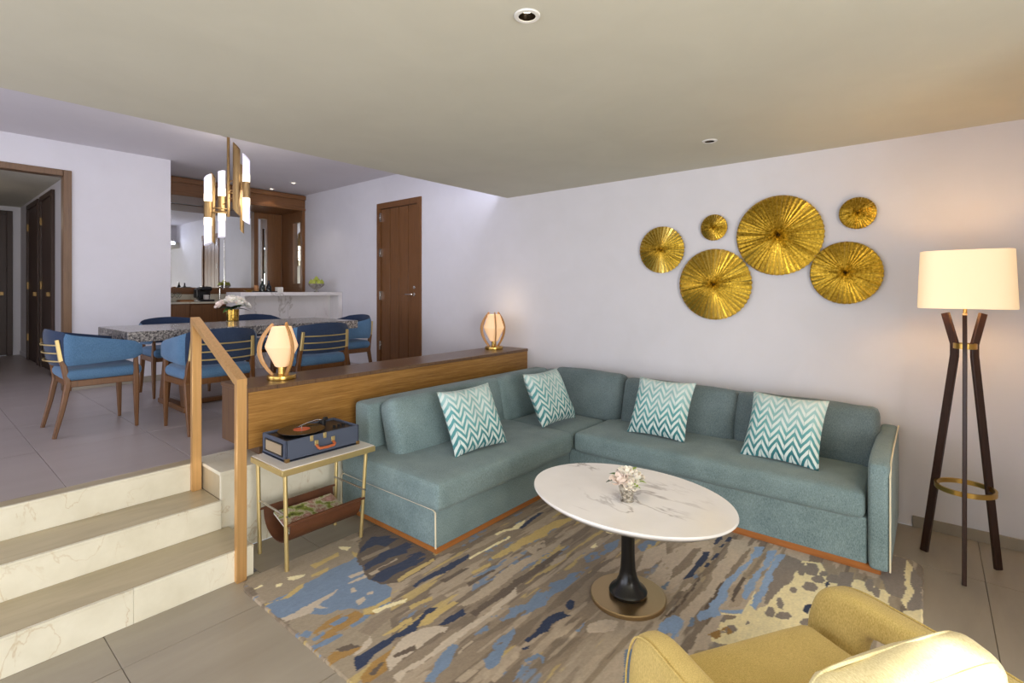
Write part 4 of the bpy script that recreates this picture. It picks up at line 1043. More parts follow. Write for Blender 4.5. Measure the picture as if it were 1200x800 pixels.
for k, (x_, y_) in enumerate([(-8.52, 2.52), (-8.54, 2.62), (-8.45, 2.56)]):
    g_ = thing('wine_glass', ['clear wine glass nearest the left end of the back counter', 'clear wine glass behind the other two, close under the mirror ledge', 'clear wine glass standing in front of the other two'][k], 'glass', (x_, y_, CZ), 0, 'wine glasses on the back counter')
    MB().lathe([(.001, 0), (.030, 0), (.03, .003), (.004, .006), (.0035, .06), (.02, .075), (.032, .10), (.028, .14), (.0265, .14), (.030, .10), (.018, .078), (.001, .07)], 'clear_glass', seg=20).build('bowl_and_stem', g_)
t = thing('saucer', 'small white saucer beside the coffee machine', 'dish', (-8.34, 2.775, CZ))
MB().lathe([(.001, 0), (.03, 0), (.055, .014), (.053, .016), (.028, .004), (.001, .004)], 'white_ceramic', seg=24).build('plate', t)
MB().lathe([(.001, .004), (.02, .004), (.024, .03), (.022, .03), (.018, .008), (.001, .008)], 'white_ceramic', seg=20).build('cup', t)
# on the bar
t = thing('fruit_bowl', 'glass pedestal bowl of green pears on the marble bar', 'bowl', (-7.15, 4.0, bz))
MB().lathe([(.001, 0), (.045, 0), (.04, .006), (.012, .022), (.012, .03), (.06, .055), (.11, .10), (.118, .125), (.113, .125), (.10, .10), (.05, .062), (.001, .045)], 'mercury_glass', seg=32).build('bowl', t)
for k in range(7):
    a = k * 2 * PI / 6; rr = .074 if k < 6 else 0
    f_ = thing('pear', ['green pear at the front of the glass bowl', 'green pear at the right of the glass bowl', 'green pear at the back right of the glass bowl', 'green pear at the back of the glass bowl', 'green pear at the left of the glass bowl', 'green pear at the front left of the glass bowl', 'green pear crowning the heap in the glass bowl'][k], 'fruit', (-7.15 + rr * math.cos(a), 4.0 + rr * math.sin(a), bz + (.103 if k < 6 else .152)), a, 'green pears in the bowl on the bar')
    MB().lathe([(.001, 0), (.022, .005), (.036, .028), (.031, .052), (.018, .072), (.012, .082), (.001, .086)], 'pear', seg=16).build('flesh', f_)
    MB().tube([(0, 0, .084), (.004, 0, .1)], .002, 'wood_tray', 6).build('stem', f_)
t = thing('drinks_tray', 'flat dark tray under the bottles on the marble bar', 'tray', (-7.2, 3.26, bz))
MB().box((-.11, -.16, 0), (.11, .14, .012), 'black_lacquer', .003).build('base', t)
MB().box((-.11, -.16, .0121), (-.10, .14, .022), 'black_lacquer', .002).build('rim', t)
for k, (y_, h_, m_, lab) in enumerate([(3.22, .17, 'green_bottle', 'taller dark green bottle on the bar tray'), (3.31, .15, 'black_bottle', 'shorter black bottle on the bar tray, beside the white box')]):
    g_ = thing('bottle', lab, 'bottle', (-7.2, y_, bz + .0125), 0)
    MB().lathe([(.001, 0), (.034, 0), (.036, .004), (.035, h_ * .42), (.012, h_ * .68), (.011, h_ * .95), (.001, h_ * .95)], m_, seg=22).build('glass_body', g_)
    MB().lathe([(.0125, h_ * .85), (.013, h_), (.001, h_)], 'steel' if k == 0 else 'black_plastic', seg=16).build('cap', g_)
t = thing('tumbler', 'amber glass tumbler at the left of the bar tray', 'glass', (-7.2, 3.14, bz + .0125))
MB().lathe([(.001, 0), (.028, 0), (.032, .08), (.029, .08), (.026, .006), (.001, .006)], 'wood_tray', seg=22).build('cup', t)
t = thing('gold_dish', 'shallow golden dish on the near end of the marble bar', 'dish', (-7.15, 3.02, bz))
MB().lathe([(.001, 0), (.03, 0), (.07, .03), (.067, .032), (.028, .006), (.001, .006)], 'gold_glass', seg=28).build('dish_bowl', t)
MB().ell((0, 0, .022), (.04, .04, .016), 'wood_tray').build('contents', t)
t = thing('paper_box', 'small white box beside the bottles on the bar', 'box', (-7.12, 3.42, bz))
MB().box((-.04, -.04, 0), (.04, .04, .055), 'paper', .003).build('carton', t)
MB().box((-.041, -.041, .0552), (.041, .041, .07), 'white_enamel', .003).build('lid', t)

# ================================================================== AREA RUG: woven colour fields as pigment on a dense pile mesh
RUG = json.loads('[["U",0.35,[[-2.853,1.18],[-2.357,1.168],[-2.08,1.145],[-1.81,1.142],[-1.816,1.363],[-2.193,1.646],[-2.444,1.694],[-2.624,1.843],[-2.934,1.753],[-2.974,1.474],[-2.886,1.238]]],["B",0.35,[[-2.557,1.155],[-2.556,1.267],[-2.567,1.355],[-2.59,1.506],[-2.598,1.661],[-2.615,1.824],[-2.448,1.691],[-2.322,1.641],[-2.193,1.646],[-2.119,1.591],[-2.132,1.507],[-2.156,1.435],[-2.233,1.371],[-2.248,1.307],[-2.337,1.234],[-2.363,1.163],[-2.484,1.146]]],["W",0.35,[[-2.391,1.156],[-2.388,1.226],[-2.381,1.292],[-2.393,1.469],[-2.36,1.41],[-2.348,1.328],[-2.284,1.337],[-2.342,1.298],[-2.311,1.263],[-2.331,1.214],[-2.351,1.157]]],["W",0.35,[[-2.457,1.55],[-2.444,1.671],[-2.415,1.662],[-2.428,1.553]]],["W",0.35,[[-2.404,1.521],[-2.4,1.652],[-2.368,1.641],[-2.389,1.527]]],["W",0.35,[[-2.235,1.458],[-2.232,1.516],[-2.204,1.502],[-2.186,1.445]]],["W",0.35,[[-2.345,1.499],[-2.341,1.522],[-2.301,1.506],[-2.315,1.485]]],["W",0.35,[[-2.251,1.539],[-2.237,1.566],[-2.218,1.547],[-2.232,1.526]]],["G",0.35,[[-2.564,1.158],[-2.533,1.229],[-2.58,1.334],[-2.579,1.376],[-2.545,1.353],[-2.521,1.258],[-2.545,1.192],[-2.54,1.151]]],["G",0.35,[[-2.729,1.481],[-2.718,1.537],[-2.729,1.664],[-2.69,1.646],[-2.679,1.558],[-2.673,1.481]]],["G",0.35,[[-2.623,1.434],[-2.622,1.535],[-2.594,1.524],[-2.601,1.431]]],["Y",0.35,[[-2.708,1.342],[-2.661,1.424],[-2.637,1.412],[-2.648,1.35],[-2.677,1.336]]],["Y",0.35,[[-2.785,1.71],[-2.729,1.756],[-2.7,1.714],[-2.74,1.694]]],["G",0.35,[[-2.683,1.715],[-2.619,1.743],[-2.553,1.711],[-2.608,1.701]]],["Y",0.35,[[-2.69,1.273],[-2.67,1.3],[-2.643,1.282],[-2.659,1.263]]],["Y",0.35,[[-2.734,1.177],[-2.74,1.228],[-2.724,1.225],[-2.718,1.175]]],["O",0.6,[[-2.194,1.224],[-2.2,1.314],[-2.194,1.403],[-2.12,1.43],[-2.127,1.494],[-2.119,1.591],[-2.062,1.548],[-2.069,1.473],[-2.1,1.398],[-2.072,1.325],[-2.081,1.243],[-2.049,1.143],[-1.928,1.152],[-1.908,1.287],[-1.938,1.29],[-1.969,1.209],[-2.018,1.142],[-2.1,1.156],[-2.094,1.217],[-2.179,1.191]]],["B",0.35,[[-2.173,1.281],[-2.174,1.344],[-2.155,1.368],[-2.134,1.337],[-2.144,1.281]]],["B",0.35,[[-2.088,1.335],[-2.103,1.428],[-2.084,1.444],[-2.066,1.393],[-2.065,1.338]]],["B",0.35,[[-2.104,1.487],[-2.124,1.532],[-2.119,1.591],[-2.085,1.565],[-2.083,1.512]]],["B",0.35,[[-2.21,1.151],[-2.213,1.193],[-2.184,1.202],[-2.159,1.164]]],["B",0.35,[[-2.096,1.145],[-2.077,1.275],[-2.055,1.279],[-2.054,1.194],[-2.069,1.147]]],["B",0.35,[[-2.141,1.178],[-2.148,1.232],[-2.128,1.233],[-2.114,1.179]]],["G",0.35,[[-2.143,1.446],[-2.126,1.503],[-2.131,1.6],[-2.096,1.573],[-2.108,1.51],[-2.075,1.476],[-2.109,1.423]]],["K",0.35,[[-1.996,1.201],[-1.982,1.267],[-1.933,1.287],[-1.969,1.209]]],["T",0.35,[[-2.022,1.337],[-2.056,1.434],[-2.051,1.539],[-1.987,1.491],[-1.96,1.358]]],["W",0.35,[[-1.945,1.312],[-1.955,1.355],[-1.913,1.339],[-1.896,1.27],[-1.906,1.235]]],["N",0.35,[[-1.887,1.237],[-1.884,1.377],[-1.871,1.461],[-1.889,1.564],[-1.904,1.656],[-1.876,1.687],[-1.857,1.642],[-1.862,1.566],[-1.826,1.499],[-1.851,1.422],[-1.835,1.297],[-1.824,1.258],[-1.824,1.196]]],["O",0.35,[[-1.78,1.187],[-1.814,1.282],[-1.821,1.376],[-1.772,1.317],[-1.726,1.277],[-1.728,1.201],[-1.744,1.173]]],["K",0.35,[[-1.763,1.216],[-1.783,1.292],[-1.769,1.303],[-1.743,1.232]]],["G",0.35,[[-1.842,1.524],[-1.875,1.617],[-1.845,1.772],[-1.822,1.78],[-1.827,1.656],[-1.813,1.577]]],["N",0.35,[[-1.777,1.597],[-1.784,1.672],[-1.775,1.763],[-1.734,1.744],[-1.735,1.681],[-1.752,1.628]]],["G",0.35,[[-1.995,1.604],[-1.985,1.656],[-1.968,1.74],[-1.945,1.712],[-1.963,1.652],[-1.962,1.597]]],["G",0.35,[[-1.919,1.385],[-1.918,1.461],[-1.924,1.566],[-1.897,1.537],[-1.894,1.443],[-1.911,1.391]]],["Y",0.35,[[-2.108,1.466],[-2.086,1.55],[-2.054,1.645],[-2.034,1.615],[-2.066,1.522],[-2.072,1.464]]],["W",0.35,[[-1.722,1.28],[-1.772,1.317],[-1.825,1.39],[-1.837,1.471],[-1.802,1.567],[-1.731,1.635],[-1.721,1.586],[-1.743,1.567],[-1.732,1.433],[-1.754,1.381],[-1.729,1.419],[-1.723,1.357],[-1.721,1.311],[-1.706,1.278]]],["W",0.35,[[-1.68,1.27],[-1.665,1.389],[-1.676,1.623],[-1.659,1.838],[-1.69,2.092],[-1.635,2.015],[-1.632,1.839],[-1.63,1.661],[-1.634,1.481],[-1.652,1.323],[-1.633,1.265],[-1.662,1.256]]],["K",0.35,[[-1.779,1.344],[-1.76,1.444],[-1.732,1.433],[-1.744,1.373],[-1.761,1.342]]],["K",0.35,[[-1.728,1.76],[-1.724,1.942],[-1.724,2.308],[-1.692,2.306],[-1.68,2.026],[-1.693,1.768]]],["S",0.35,[[-1.812,1.755],[-1.804,1.852],[-1.826,2.057],[-1.813,2.264],[-1.78,2.262],[-1.751,2.042],[-1.754,1.848],[-1.773,1.776]]],["S",0.35,[[-1.921,1.778],[-1.912,1.883],[-1.882,1.933],[-1.902,1.842],[-1.895,1.776]]],["S",0.35,[[-1.574,1.538],[-1.582,1.631],[-1.571,1.627],[-1.564,1.535]]],["B",0.35,[[-1.557,1.343],[-1.615,1.464],[-1.629,1.553],[-1.598,1.561],[-1.554,1.481],[-1.543,1.398],[-1.529,1.352]]],["B",0.7,[[-1.458,1.561],[-1.484,1.673],[-1.499,1.808],[-1.465,1.798],[-1.431,1.683],[-1.4,1.578],[-1.411,1.537]]],["B",0.8,[[-1.626,1.802],[-1.622,1.891],[-1.562,1.984],[-1.565,2.17],[-1.48,2.052],[-1.511,1.919],[-1.559,1.817]]],["B",0.7,[[-1.615,1.673],[-1.6,1.743],[-1.573,1.728],[-1.588,1.659]]],["B",0.7,[[-1.327,1.686],[-1.308,1.751],[-1.272,1.748],[-1.243,1.693],[-1.277,1.664]]],["B",0.35,[[-1.287,1.552],[-1.319,1.676],[-1.282,1.615]]],["N",0.35,[[-1.4,1.778],[-1.396,1.836],[-1.41,1.921],[-1.389,1.978],[-1.36,1.885],[-1.373,1.837],[-1.382,1.779]]],["N",0.35,[[-1.382,1.737],[-1.367,1.77],[-1.358,1.752],[-1.371,1.729]]],["S",0.35,[[-1.36,1.506],[-1.381,1.609],[-1.387,1.702],[-1.361,1.699],[-1.351,1.603],[-1.341,1.537],[-1.339,1.509]]],["S",0.35,[[-1.471,1.414],[-1.465,1.493],[-1.434,1.511],[-1.432,1.446],[-1.444,1.422]]],["S",0.35,[[-1.417,1.518],[-1.398,1.549],[-1.374,1.509],[-1.383,1.487]]],["K",0.35,[[-2.909,1.972],[-2.907,2.055],[-2.594,2.043],[-2.288,2.023],[-2.223,1.999],[-2.202,1.883],[-2.186,1.707],[-2.257,1.622],[-2.378,1.626],[-2.557,1.677],[-2.732,1.822]]],["N",0.35,[[-2.664,1.776],[-2.727,1.896],[-2.658,2.008],[-2.633,1.956],[-2.635,1.817],[-2.621,1.747]]],["N",0.35,[[-2.489,1.674],[-2.523,1.829],[-2.508,2.008],[-2.461,2.012],[-2.444,1.816],[-2.433,1.649]]],["N",0.35,[[-2.343,1.629],[-2.387,1.818],[-2.361,1.995],[-2.308,1.991],[-2.294,1.807],[-2.286,1.629]]],["T",0.35,[[-2.569,1.713],[-2.556,1.899],[-2.525,1.892],[-2.529,1.7]]],["S",0.35,[[-2.396,1.652],[-2.405,1.848],[-2.377,1.841],[-2.364,1.643]]],["N",0.35,[[-2.119,1.724],[-2.125,1.863],[-2.123,2.006],[-2.116,2.141],[-2.084,2.114],[-2.077,1.93],[-2.096,1.808],[-2.095,1.727]]],["G",0.35,[[-2.223,1.707],[-2.241,1.794],[-2.242,1.983],[-2.22,1.98],[-2.205,1.825],[-2.194,1.7]]],["N",0.35,[[-2.282,1.627],[-2.323,1.755],[-2.311,1.866],[-2.289,1.975],[-2.264,1.89],[-2.278,1.764],[-2.264,1.655]]],["K",0.35,[[-2.396,1.708],[-2.386,1.864],[-2.357,1.934],[-2.349,1.805],[-2.369,1.703]]],["N",0.35,[[-2.491,1.761],[-2.496,1.949],[-2.436,1.999],[-2.435,1.87],[-2.462,1.74]]],["N",0.35,[[-2.638,1.865],[-2.665,1.948],[-2.592,2.008],[-2.566,1.891]]],["N",0.35,[[-2.483,1.83],[-2.435,1.95],[-2.406,1.926],[-2.444,1.816]]],["Y",0.35,[[-2.084,2.114],[-2.071,2.477],[-2.053,2.466],[-2.068,2.106]]],["G",0.35,[[-1.979,2.202],[-1.991,2.402],[-1.983,2.701],[-1.979,2.744],[-1.893,2.624],[-1.93,2.452],[-1.945,2.229],[-1.958,2.188]]],["Y",0.35,[[-2.168,2.433],[-2.135,2.575],[-2.137,2.715],[-2.08,2.62],[-2.118,2.512],[-2.143,2.435]]],["N",0.35,[[-2.093,2.59],[-2.116,2.711],[-2.128,2.873],[-2.105,2.893],[-2.084,2.717],[-2.071,2.608]]],["K",0.35,[[-1.913,1.933],[-1.896,2.137],[-1.875,2.112],[-1.884,1.919]]],["K",0.35,[[-2.042,1.852],[-2.026,2.029],[-2.004,2.041],[-2.01,1.853]]],["G",0.35,[[-1.968,2.021],[-1.952,2.163],[-1.93,2.138],[-1.944,2.013]]],["B",0.6,[[-1.931,1.984],[-1.911,2.153],[-1.888,2.201],[-1.89,2.058]]],["S",0.35,[[-1.839,2.073],[-1.851,2.233],[-1.818,2.231],[-1.799,2.08]]],["S",0.6,[[-1.898,2.411],[-1.871,2.571],[-1.814,2.515],[-1.813,2.385]]],["B",0.8,[[-1.543,1.903],[-1.579,2.144],[-1.529,2.362],[-1.485,2.423],[-1.473,2.275],[-1.495,2.092],[-1.502,1.936],[-1.519,1.887]]],["B",0.8,[[-1.566,2.555],[-1.547,2.734],[-1.513,2.879],[-1.471,2.797],[-1.5,2.609],[-1.527,2.51]]],["S",0.35,[[-1.68,2.358],[-1.691,2.438],[-1.67,2.521],[-1.646,2.475],[-1.658,2.364]]],["S",0.35,[[-1.431,2.468],[-1.425,2.645],[-1.402,2.69],[-1.365,2.619],[-1.392,2.5]]],["Y",0.35,[[-1.607,2.684],[-1.604,2.745],[-1.573,2.713],[-1.585,2.669]]],["Y",0.35,[[-1.65,2.939],[-1.598,2.966],[-1.583,2.914],[-1.616,2.902]]],["N",0.35,[[-1.394,1.857],[-1.42,1.935],[-1.415,2.009],[-1.383,2.071],[-1.367,2.048],[-1.337,2.052],[-1.348,2.02],[-1.372,1.941],[-1.355,1.889]]],["N",0.35,[[-1.403,2.101],[-1.409,2.159],[-1.38,2.168],[-1.357,2.121],[-1.367,2.088]]],["B",0.6,[[-1.385,2.868],[-1.369,3.014],[-1.329,3.032],[-1.309,2.96],[-1.331,2.829]]],["W",0.5,[[-1.26,2.609],[-1.324,2.863],[-1.267,3.024],[-1.206,2.879],[-1.222,2.689]]],["W",0.35,[[-1.224,1.997],[-1.245,2.063],[-1.192,2.141],[-1.133,2.173],[-1.122,2.082]]],["B",0.6,[[-1.263,1.966],[-1.278,2.052],[-1.258,2.069],[-1.244,1.982]]],["G",0.35,[[-1.966,2.372],[-1.987,2.579],[-1.972,2.842],[-1.897,2.976],[-1.886,2.913],[-1.904,2.745],[-1.921,2.512],[-1.93,2.328]]],["S",0.35,[[-1.821,2.18],[-1.831,2.308],[-1.803,2.522],[-1.794,2.771],[-1.776,2.786],[-1.761,2.501],[-1.775,2.254],[-1.807,2.18]]],["K",0.35,[[-1.739,2.098],[-1.729,2.244],[-1.727,2.528],[-1.705,2.534],[-1.687,2.256],[-1.705,2.072]]],["W",0.5,[[-1.176,2.364],[-1.191,2.646],[-1.209,2.878],[-1.177,3.075],[-1.089,3.238],[-1.044,3.207],[-1.037,2.922],[-1.045,2.597],[-1.048,2.298],[-1.094,2.13]]],["T",0.4,[[-1.119,2.779],[-1.112,3.063],[-1.079,3.112],[-1.052,2.853],[-1.073,2.744],[-1.099,2.653]]],["T",0.4,[[-0.983,2.339],[-0.973,2.416],[-0.99,2.726],[-0.938,2.856],[-0.937,2.787],[-0.921,2.575],[-0.937,2.431],[-0.924,2.296],[-0.944,2.231],[-0.972,2.219]]],["W",0.3,[[-0.932,3.108],[-0.968,3.339],[-0.877,3.368],[-0.866,3.204],[-0.867,2.844],[-0.872,2.615],[-0.879,2.494],[-0.891,2.416],[-0.89,2.325],[-0.89,2.275],[-0.914,2.304],[-0.928,2.481],[-0.913,2.674],[-0.919,2.801],[-0.949,2.938]]],["T",0.35,[[-0.87,2.877],[-0.865,3.144],[-0.845,3.306],[-0.836,3.208],[-0.838,2.993],[-0.852,2.84]]],["K",0.35,[[-0.859,2.496],[-0.863,2.608],[-0.867,2.794],[-0.852,2.84],[-0.846,2.73],[-0.844,2.551],[-0.847,2.479]]],["K",0.35,[[-0.987,2.349],[-0.969,2.476],[-0.976,2.771],[-0.967,2.788],[-0.959,2.544],[-0.966,2.366],[-0.983,2.339]]],["L",0.35,[[-0.812,3.147],[-0.832,3.317],[-0.784,3.357],[-0.779,3.255],[-0.792,3.184],[-0.806,2.983],[-0.821,2.783],[-0.802,2.674],[-0.8,2.559],[-0.775,2.498],[-0.814,2.479],[-0.844,2.414],[-0.869,2.42],[-0.876,2.468],[-0.847,2.52],[-0.852,2.84],[-0.834,3.033]]],["T",0.35,[[-0.778,2.988],[-0.772,3.261],[-0.754,3.328],[-0.746,3.242],[-0.759,3.022],[-0.773,2.94]]],["K",0.35,[[-0.784,2.659],[-0.794,2.789],[-0.794,2.94],[-0.779,2.935],[-0.78,2.785],[-0.77,2.656]]],["S",0.5,[[-0.793,2.622],[-0.813,2.806],[-0.783,2.897],[-0.731,2.732],[-0.728,2.647],[-0.776,2.608]]],["K",0.35,[[-0.782,2.675],[-0.798,2.802],[-0.787,2.928],[-0.774,2.905],[-0.775,2.757],[-0.764,2.66]]],["L",0.35,[[-0.753,2.775],[-0.76,2.916],[-0.738,3.113],[-0.757,3.325],[-0.721,3.366],[-0.704,3.256],[-0.717,3.057],[-0.723,2.88],[-0.717,2.729],[-0.743,2.738]]],["L",0.35,[[-0.696,2.646],[-0.7,2.789],[-0.702,2.964],[-0.703,3.318],[-0.668,3.347],[-0.662,3.157],[-0.666,2.927],[-0.66,2.732],[-0.658,2.622],[-0.681,2.616]]],["L",0.35,[[-0.798,2.561],[-0.711,2.633],[-0.707,2.595],[-0.79,2.547]]],["M",0.35,[[-0.649,2.741],[-0.666,2.927],[-0.67,3.132],[-0.665,3.35],[-0.586,3.315],[-0.581,3.17],[-0.587,2.993],[-0.588,2.806],[-0.628,2.759]]],["B",0.35,[[-0.875,2.337],[-0.887,2.405],[-0.874,2.416],[-0.857,2.352]]],["L",0.35,[[-0.803,2.475],[-0.788,2.5],[-0.754,2.412],[-0.777,2.406]]],["L",0.35,[[-0.752,2.426],[-0.741,2.493],[-0.722,2.502],[-0.727,2.423]]],["L",0.35,[[-0.714,2.562],[-0.704,2.604],[-0.687,2.584],[-0.695,2.549]]],["L",0.5,[[-0.982,2.274],[-0.972,2.348],[-0.938,2.363],[-0.924,2.296],[-0.895,2.271],[-0.96,2.192]]],["N",0.35,[[-1.039,2.685],[-1.04,2.863],[-1.039,3.019],[-1.055,3.064],[-1.026,3.096],[-1.01,3.033],[-1.009,2.888],[-1.01,2.814],[-1.007,2.763]]],["N",0.35,[[-1.038,3.201],[-1.047,3.32],[-1.03,3.37],[-1.015,3.3],[-1.023,3.192]]],["N",0.35,[[-0.994,3.271],[-0.996,3.35],[-0.971,3.364],[-0.969,3.287]]],["N",0.35,[[-0.998,3.179],[-0.995,3.236],[-0.981,3.248],[-0.979,3.184]]],["N",0.35,[[-0.989,3.001],[-0.99,3.09],[-0.975,3.118],[-0.97,3.052],[-0.98,2.998]]],["N",0.35,[[-0.997,2.898],[-1.001,2.955],[-0.983,2.971],[-0.979,2.913]]],["B",0.35,[[-1.007,2.763],[-0.997,2.798],[-0.981,2.776],[-0.992,2.741]]],["T",0.6,[[-1.206,3.095],[-1.159,3.168],[-1.147,3.133],[-1.193,3.073]]],["B",0.8,[[-1.096,2.555],[-1.093,2.64],[-1.072,2.624],[-1.069,2.545]]],["W",0.35,[[-1.008,2.596],[-0.998,2.686],[-0.982,2.682],[-0.987,2.598]]],["Y",0.35,[[-0.583,3.318],[-0.497,3.369],[-0.411,3.172],[-0.393,2.699],[-0.665,2.461],[-0.771,2.386],[-0.79,2.547],[-0.702,2.599],[-0.703,2.697],[-0.659,2.676],[-0.628,2.759],[-0.588,2.806],[-0.59,2.974],[-0.578,3.154]]],["Y",0.35,[[-0.702,2.757],[-0.713,2.84],[-0.708,2.836],[-0.689,2.723],[-0.702,2.599],[-0.711,2.598]]],["M",0.35,[[-0.557,3.226],[-0.551,3.315],[-0.513,3.338],[-0.485,3.285],[-0.488,3.202],[-0.529,3.184]]],["M",0.35,[[-0.523,3.014],[-0.517,3.064],[-0.491,3.081],[-0.473,3.055],[-0.477,3.008],[-0.505,2.993]]],["M",0.35,[[-0.571,2.942],[-0.571,2.982],[-0.556,2.99],[-0.543,2.965],[-0.543,2.927],[-0.559,2.921]]],["M",0.35,[[-0.581,3.206],[-0.586,3.296],[-0.566,3.302],[-0.545,3.236],[-0.539,3.152],[-0.561,3.151]]],["M",0.35,[[-0.564,3.004],[-0.561,3.036],[-0.547,3.045],[-0.535,3.028],[-0.536,2.998],[-0.553,2.99]]],["M",0.35,[[-0.633,2.726],[-0.598,2.762],[-0.596,2.728],[-0.591,2.65],[-0.611,2.581],[-0.637,2.56],[-0.64,2.597],[-0.609,2.649]]],["M",0.35,[[-0.581,2.632],[-0.576,2.69],[-0.557,2.746],[-0.53,2.776],[-0.532,2.712],[-0.561,2.676]]],["M",0.35,[[-0.673,2.492],[-0.675,2.568],[-0.652,2.548],[-0.645,2.478]]],["T",0.35,[[-0.778,2.509],[-0.769,2.543],[-0.725,2.566],[-0.726,2.526],[-0.765,2.487]]],["N",0.35,[[-0.489,2.817],[-0.484,2.878],[-0.461,2.9],[-0.456,2.816],[-0.475,2.789]]],["B",0.35,[[-0.454,2.874],[-0.439,2.894],[-0.432,2.85],[-0.446,2.842]]],["M",0.35,[[-0.48,2.783],[-0.455,2.961],[-0.435,2.948],[-0.423,2.79],[-0.459,2.76]]],["N",0.35,[[-0.489,2.817],[-0.484,2.878],[-0.461,2.9],[-0.456,2.816],[-0.475,2.789]]],["B",0.35,[[-0.454,2.874],[-0.439,2.894],[-0.432,2.85],[-0.446,2.842]]],["O",0.9,[[-0.599,2.827],[-0.569,2.897],[-0.55,2.867],[-0.564,2.812]]],["O",0.9,[[-0.475,3.006],[-0.455,3.086],[-0.431,3.043],[-0.452,2.979]]],["Y",0.35,[[-0.66,2.553],[-0.606,2.984],[-0.508,3.146],[-0.313,3.308],[-0.166,3.272],[-0.149,2.945],[-0.374,2.641],[-0.583,2.359],[-0.778,2.306]]],["M",0.35,[[-0.637,3.06],[-0.629,3.1],[-0.6,3.121],[-0.581,3.106],[-0.587,3.068],[-0.619,3.049]]],["M",0.35,[[-0.503,3.142],[-0.494,3.2],[-0.463,3.221],[-0.442,3.193],[-0.448,3.139],[-0.482,3.12]]],["M",0.35,[[-0.524,3.033],[-0.517,3.094],[-0.486,3.114],[-0.464,3.082],[-0.469,3.024],[-0.502,3.007]]],["M",0.35,[[-0.625,2.678],[-0.626,2.732],[-0.604,2.744],[-0.585,2.711],[-0.584,2.66],[-0.607,2.651]]],["M",0.35,[[-0.571,2.954],[-0.569,2.991],[-0.552,3.002],[-0.539,2.981],[-0.54,2.946],[-0.559,2.937]]],["M",0.35,[[-0.483,2.699],[-0.474,2.745],[-0.444,2.766],[-0.425,2.748],[-0.431,2.705],[-0.464,2.685]]],["M",0.35,[[-0.441,3.202],[-0.433,3.268],[-0.401,3.288],[-0.38,3.253],[-0.386,3.191],[-0.42,3.173]]],["M",0.35,[[-0.596,2.788],[-0.601,2.848],[-0.587,2.853],[-0.57,2.809],[-0.564,2.752],[-0.581,2.751]]],["M",0.35,[[-0.27,3.262],[-0.267,3.346],[-0.247,3.355],[-0.232,3.294],[-0.234,3.215],[-0.256,3.212]]],["M",0.35,[[-0.582,2.681],[-0.572,2.722],[-0.539,2.747],[-0.517,2.734],[-0.525,2.696],[-0.561,2.672]]],["M",0.35,[[-0.799,2.469],[-0.796,2.504],[-0.773,2.52],[-0.755,2.506],[-0.756,2.473],[-0.781,2.458]]],["M",0.35,[[-0.744,2.421],[-0.74,2.461],[-0.713,2.48],[-0.692,2.465],[-0.694,2.427],[-0.724,2.409]]],["M",0.35,[[-0.48,3.233],[-0.475,3.272],[-0.454,3.285],[-0.441,3.266],[-0.444,3.228],[-0.467,3.216]]],["M",0.35,[[-0.235,3.214],[-0.231,3.279],[-0.214,3.287],[-0.203,3.241],[-0.206,3.179],[-0.224,3.176]]],["N",0.35,[[-0.489,2.808],[-0.48,2.884],[-0.453,2.896],[-0.459,2.799]]],["B",0.35,[[-0.44,2.858],[-0.429,2.908],[-0.419,2.876]]],["N",0.35,[[-0.441,3.141],[-0.429,3.191],[-0.416,3.15],[-0.427,3.101]]],["M",0.3,[[-0.392,3.328],[-0.335,3.375],[-0.326,3.139],[-0.379,3.095]]],["M",0.35,[[-0.222,3.749],[-0.111,3.742],[-0.048,3.528],[-0.024,3.176],[-0.066,3.076],[-0.11,3.244],[-0.179,3.261],[-0.215,3.389]]],["Y",0.35,[[-0.111,3.742],[-0.081,3.629],[-0.086,3.455],[-0.072,3.349],[-0.094,3.152],[-0.111,3.207],[-0.105,3.439],[-0.113,3.558]]],["Y",0.35,[[-0.105,3.116],[-0.031,3.205],[-0.023,2.99],[-0.076,2.975]]],["L",0.4,[[-0.968,2.236],[-0.958,2.369],[-0.89,2.362],[-0.894,2.21],[-0.927,2.073],[-0.988,2.104]]],["W",0.35,[[-0.816,2.165],[-0.813,2.457],[-0.78,2.549],[-0.756,2.241]]],["O",0.8,[[-0.792,2.323],[-0.737,2.458],[-0.699,2.429],[-0.744,2.334]]],["B",0.5,[[-0.948,1.837],[-1.026,2.018],[-0.97,2.064],[-0.866,1.905]]]]')
PAL = dict(N=(30, 44, 74), B=(110, 130, 155), L=(138, 165, 200), G=(190, 166, 104), Y=(236, 224, 178), O=(156, 120, 60), K=(94, 80, 66), T=(138, 123, 103), U=(152, 138, 116), S=(172, 156, 134), W=(190, 176, 156), M=(134, 124, 114))
RX0, RX1, RY0, RY1 = -2.87, -.03, 1.14, 3.76
st_ = .0062; nx = int((RX1 - RX0) / st_); ny = int((RY1 - RY0) / st_)
gx, gy = np.meshgrid(np.linspace(RX0, RX1, nx + 1), np.linspace(RY0, RY1, ny + 1), indexing='ij')
rs_ = np.random.RandomState(3)
def vnoise(x, y, sx, sy, seed):
    rg = np.random.RandomState(seed).rand(256, 256); u = x * sx + 50; v = y * sy + 50
    i = np.floor(u).astype(int); j = np.floor(v).astype(int); fu = u - i; fv = v - j; fu = fu * fu * (3 - 2 * fu); fv = fv * fv * (3 - 2 * fv)
    g_ = lambda a, b: rg[a % 256, b % 256]
    return (g_(i, j) * (1 - fu) + g_(i + 1, j) * fu) * (1 - fv) + (g_(i, j + 1) * (1 - fu) + g_(i + 1, j + 1) * fu) * fv
def fbm(x, y, sx, sy, seed): return (vnoise(x, y, sx, sy, seed) + .5 * vnoise(x, y, sx * 2.1, sy * 2.1, seed + 1) + .25 * vnoise(x, y, sx * 4.3, sy * 4.3, seed + 2)) / 1.75
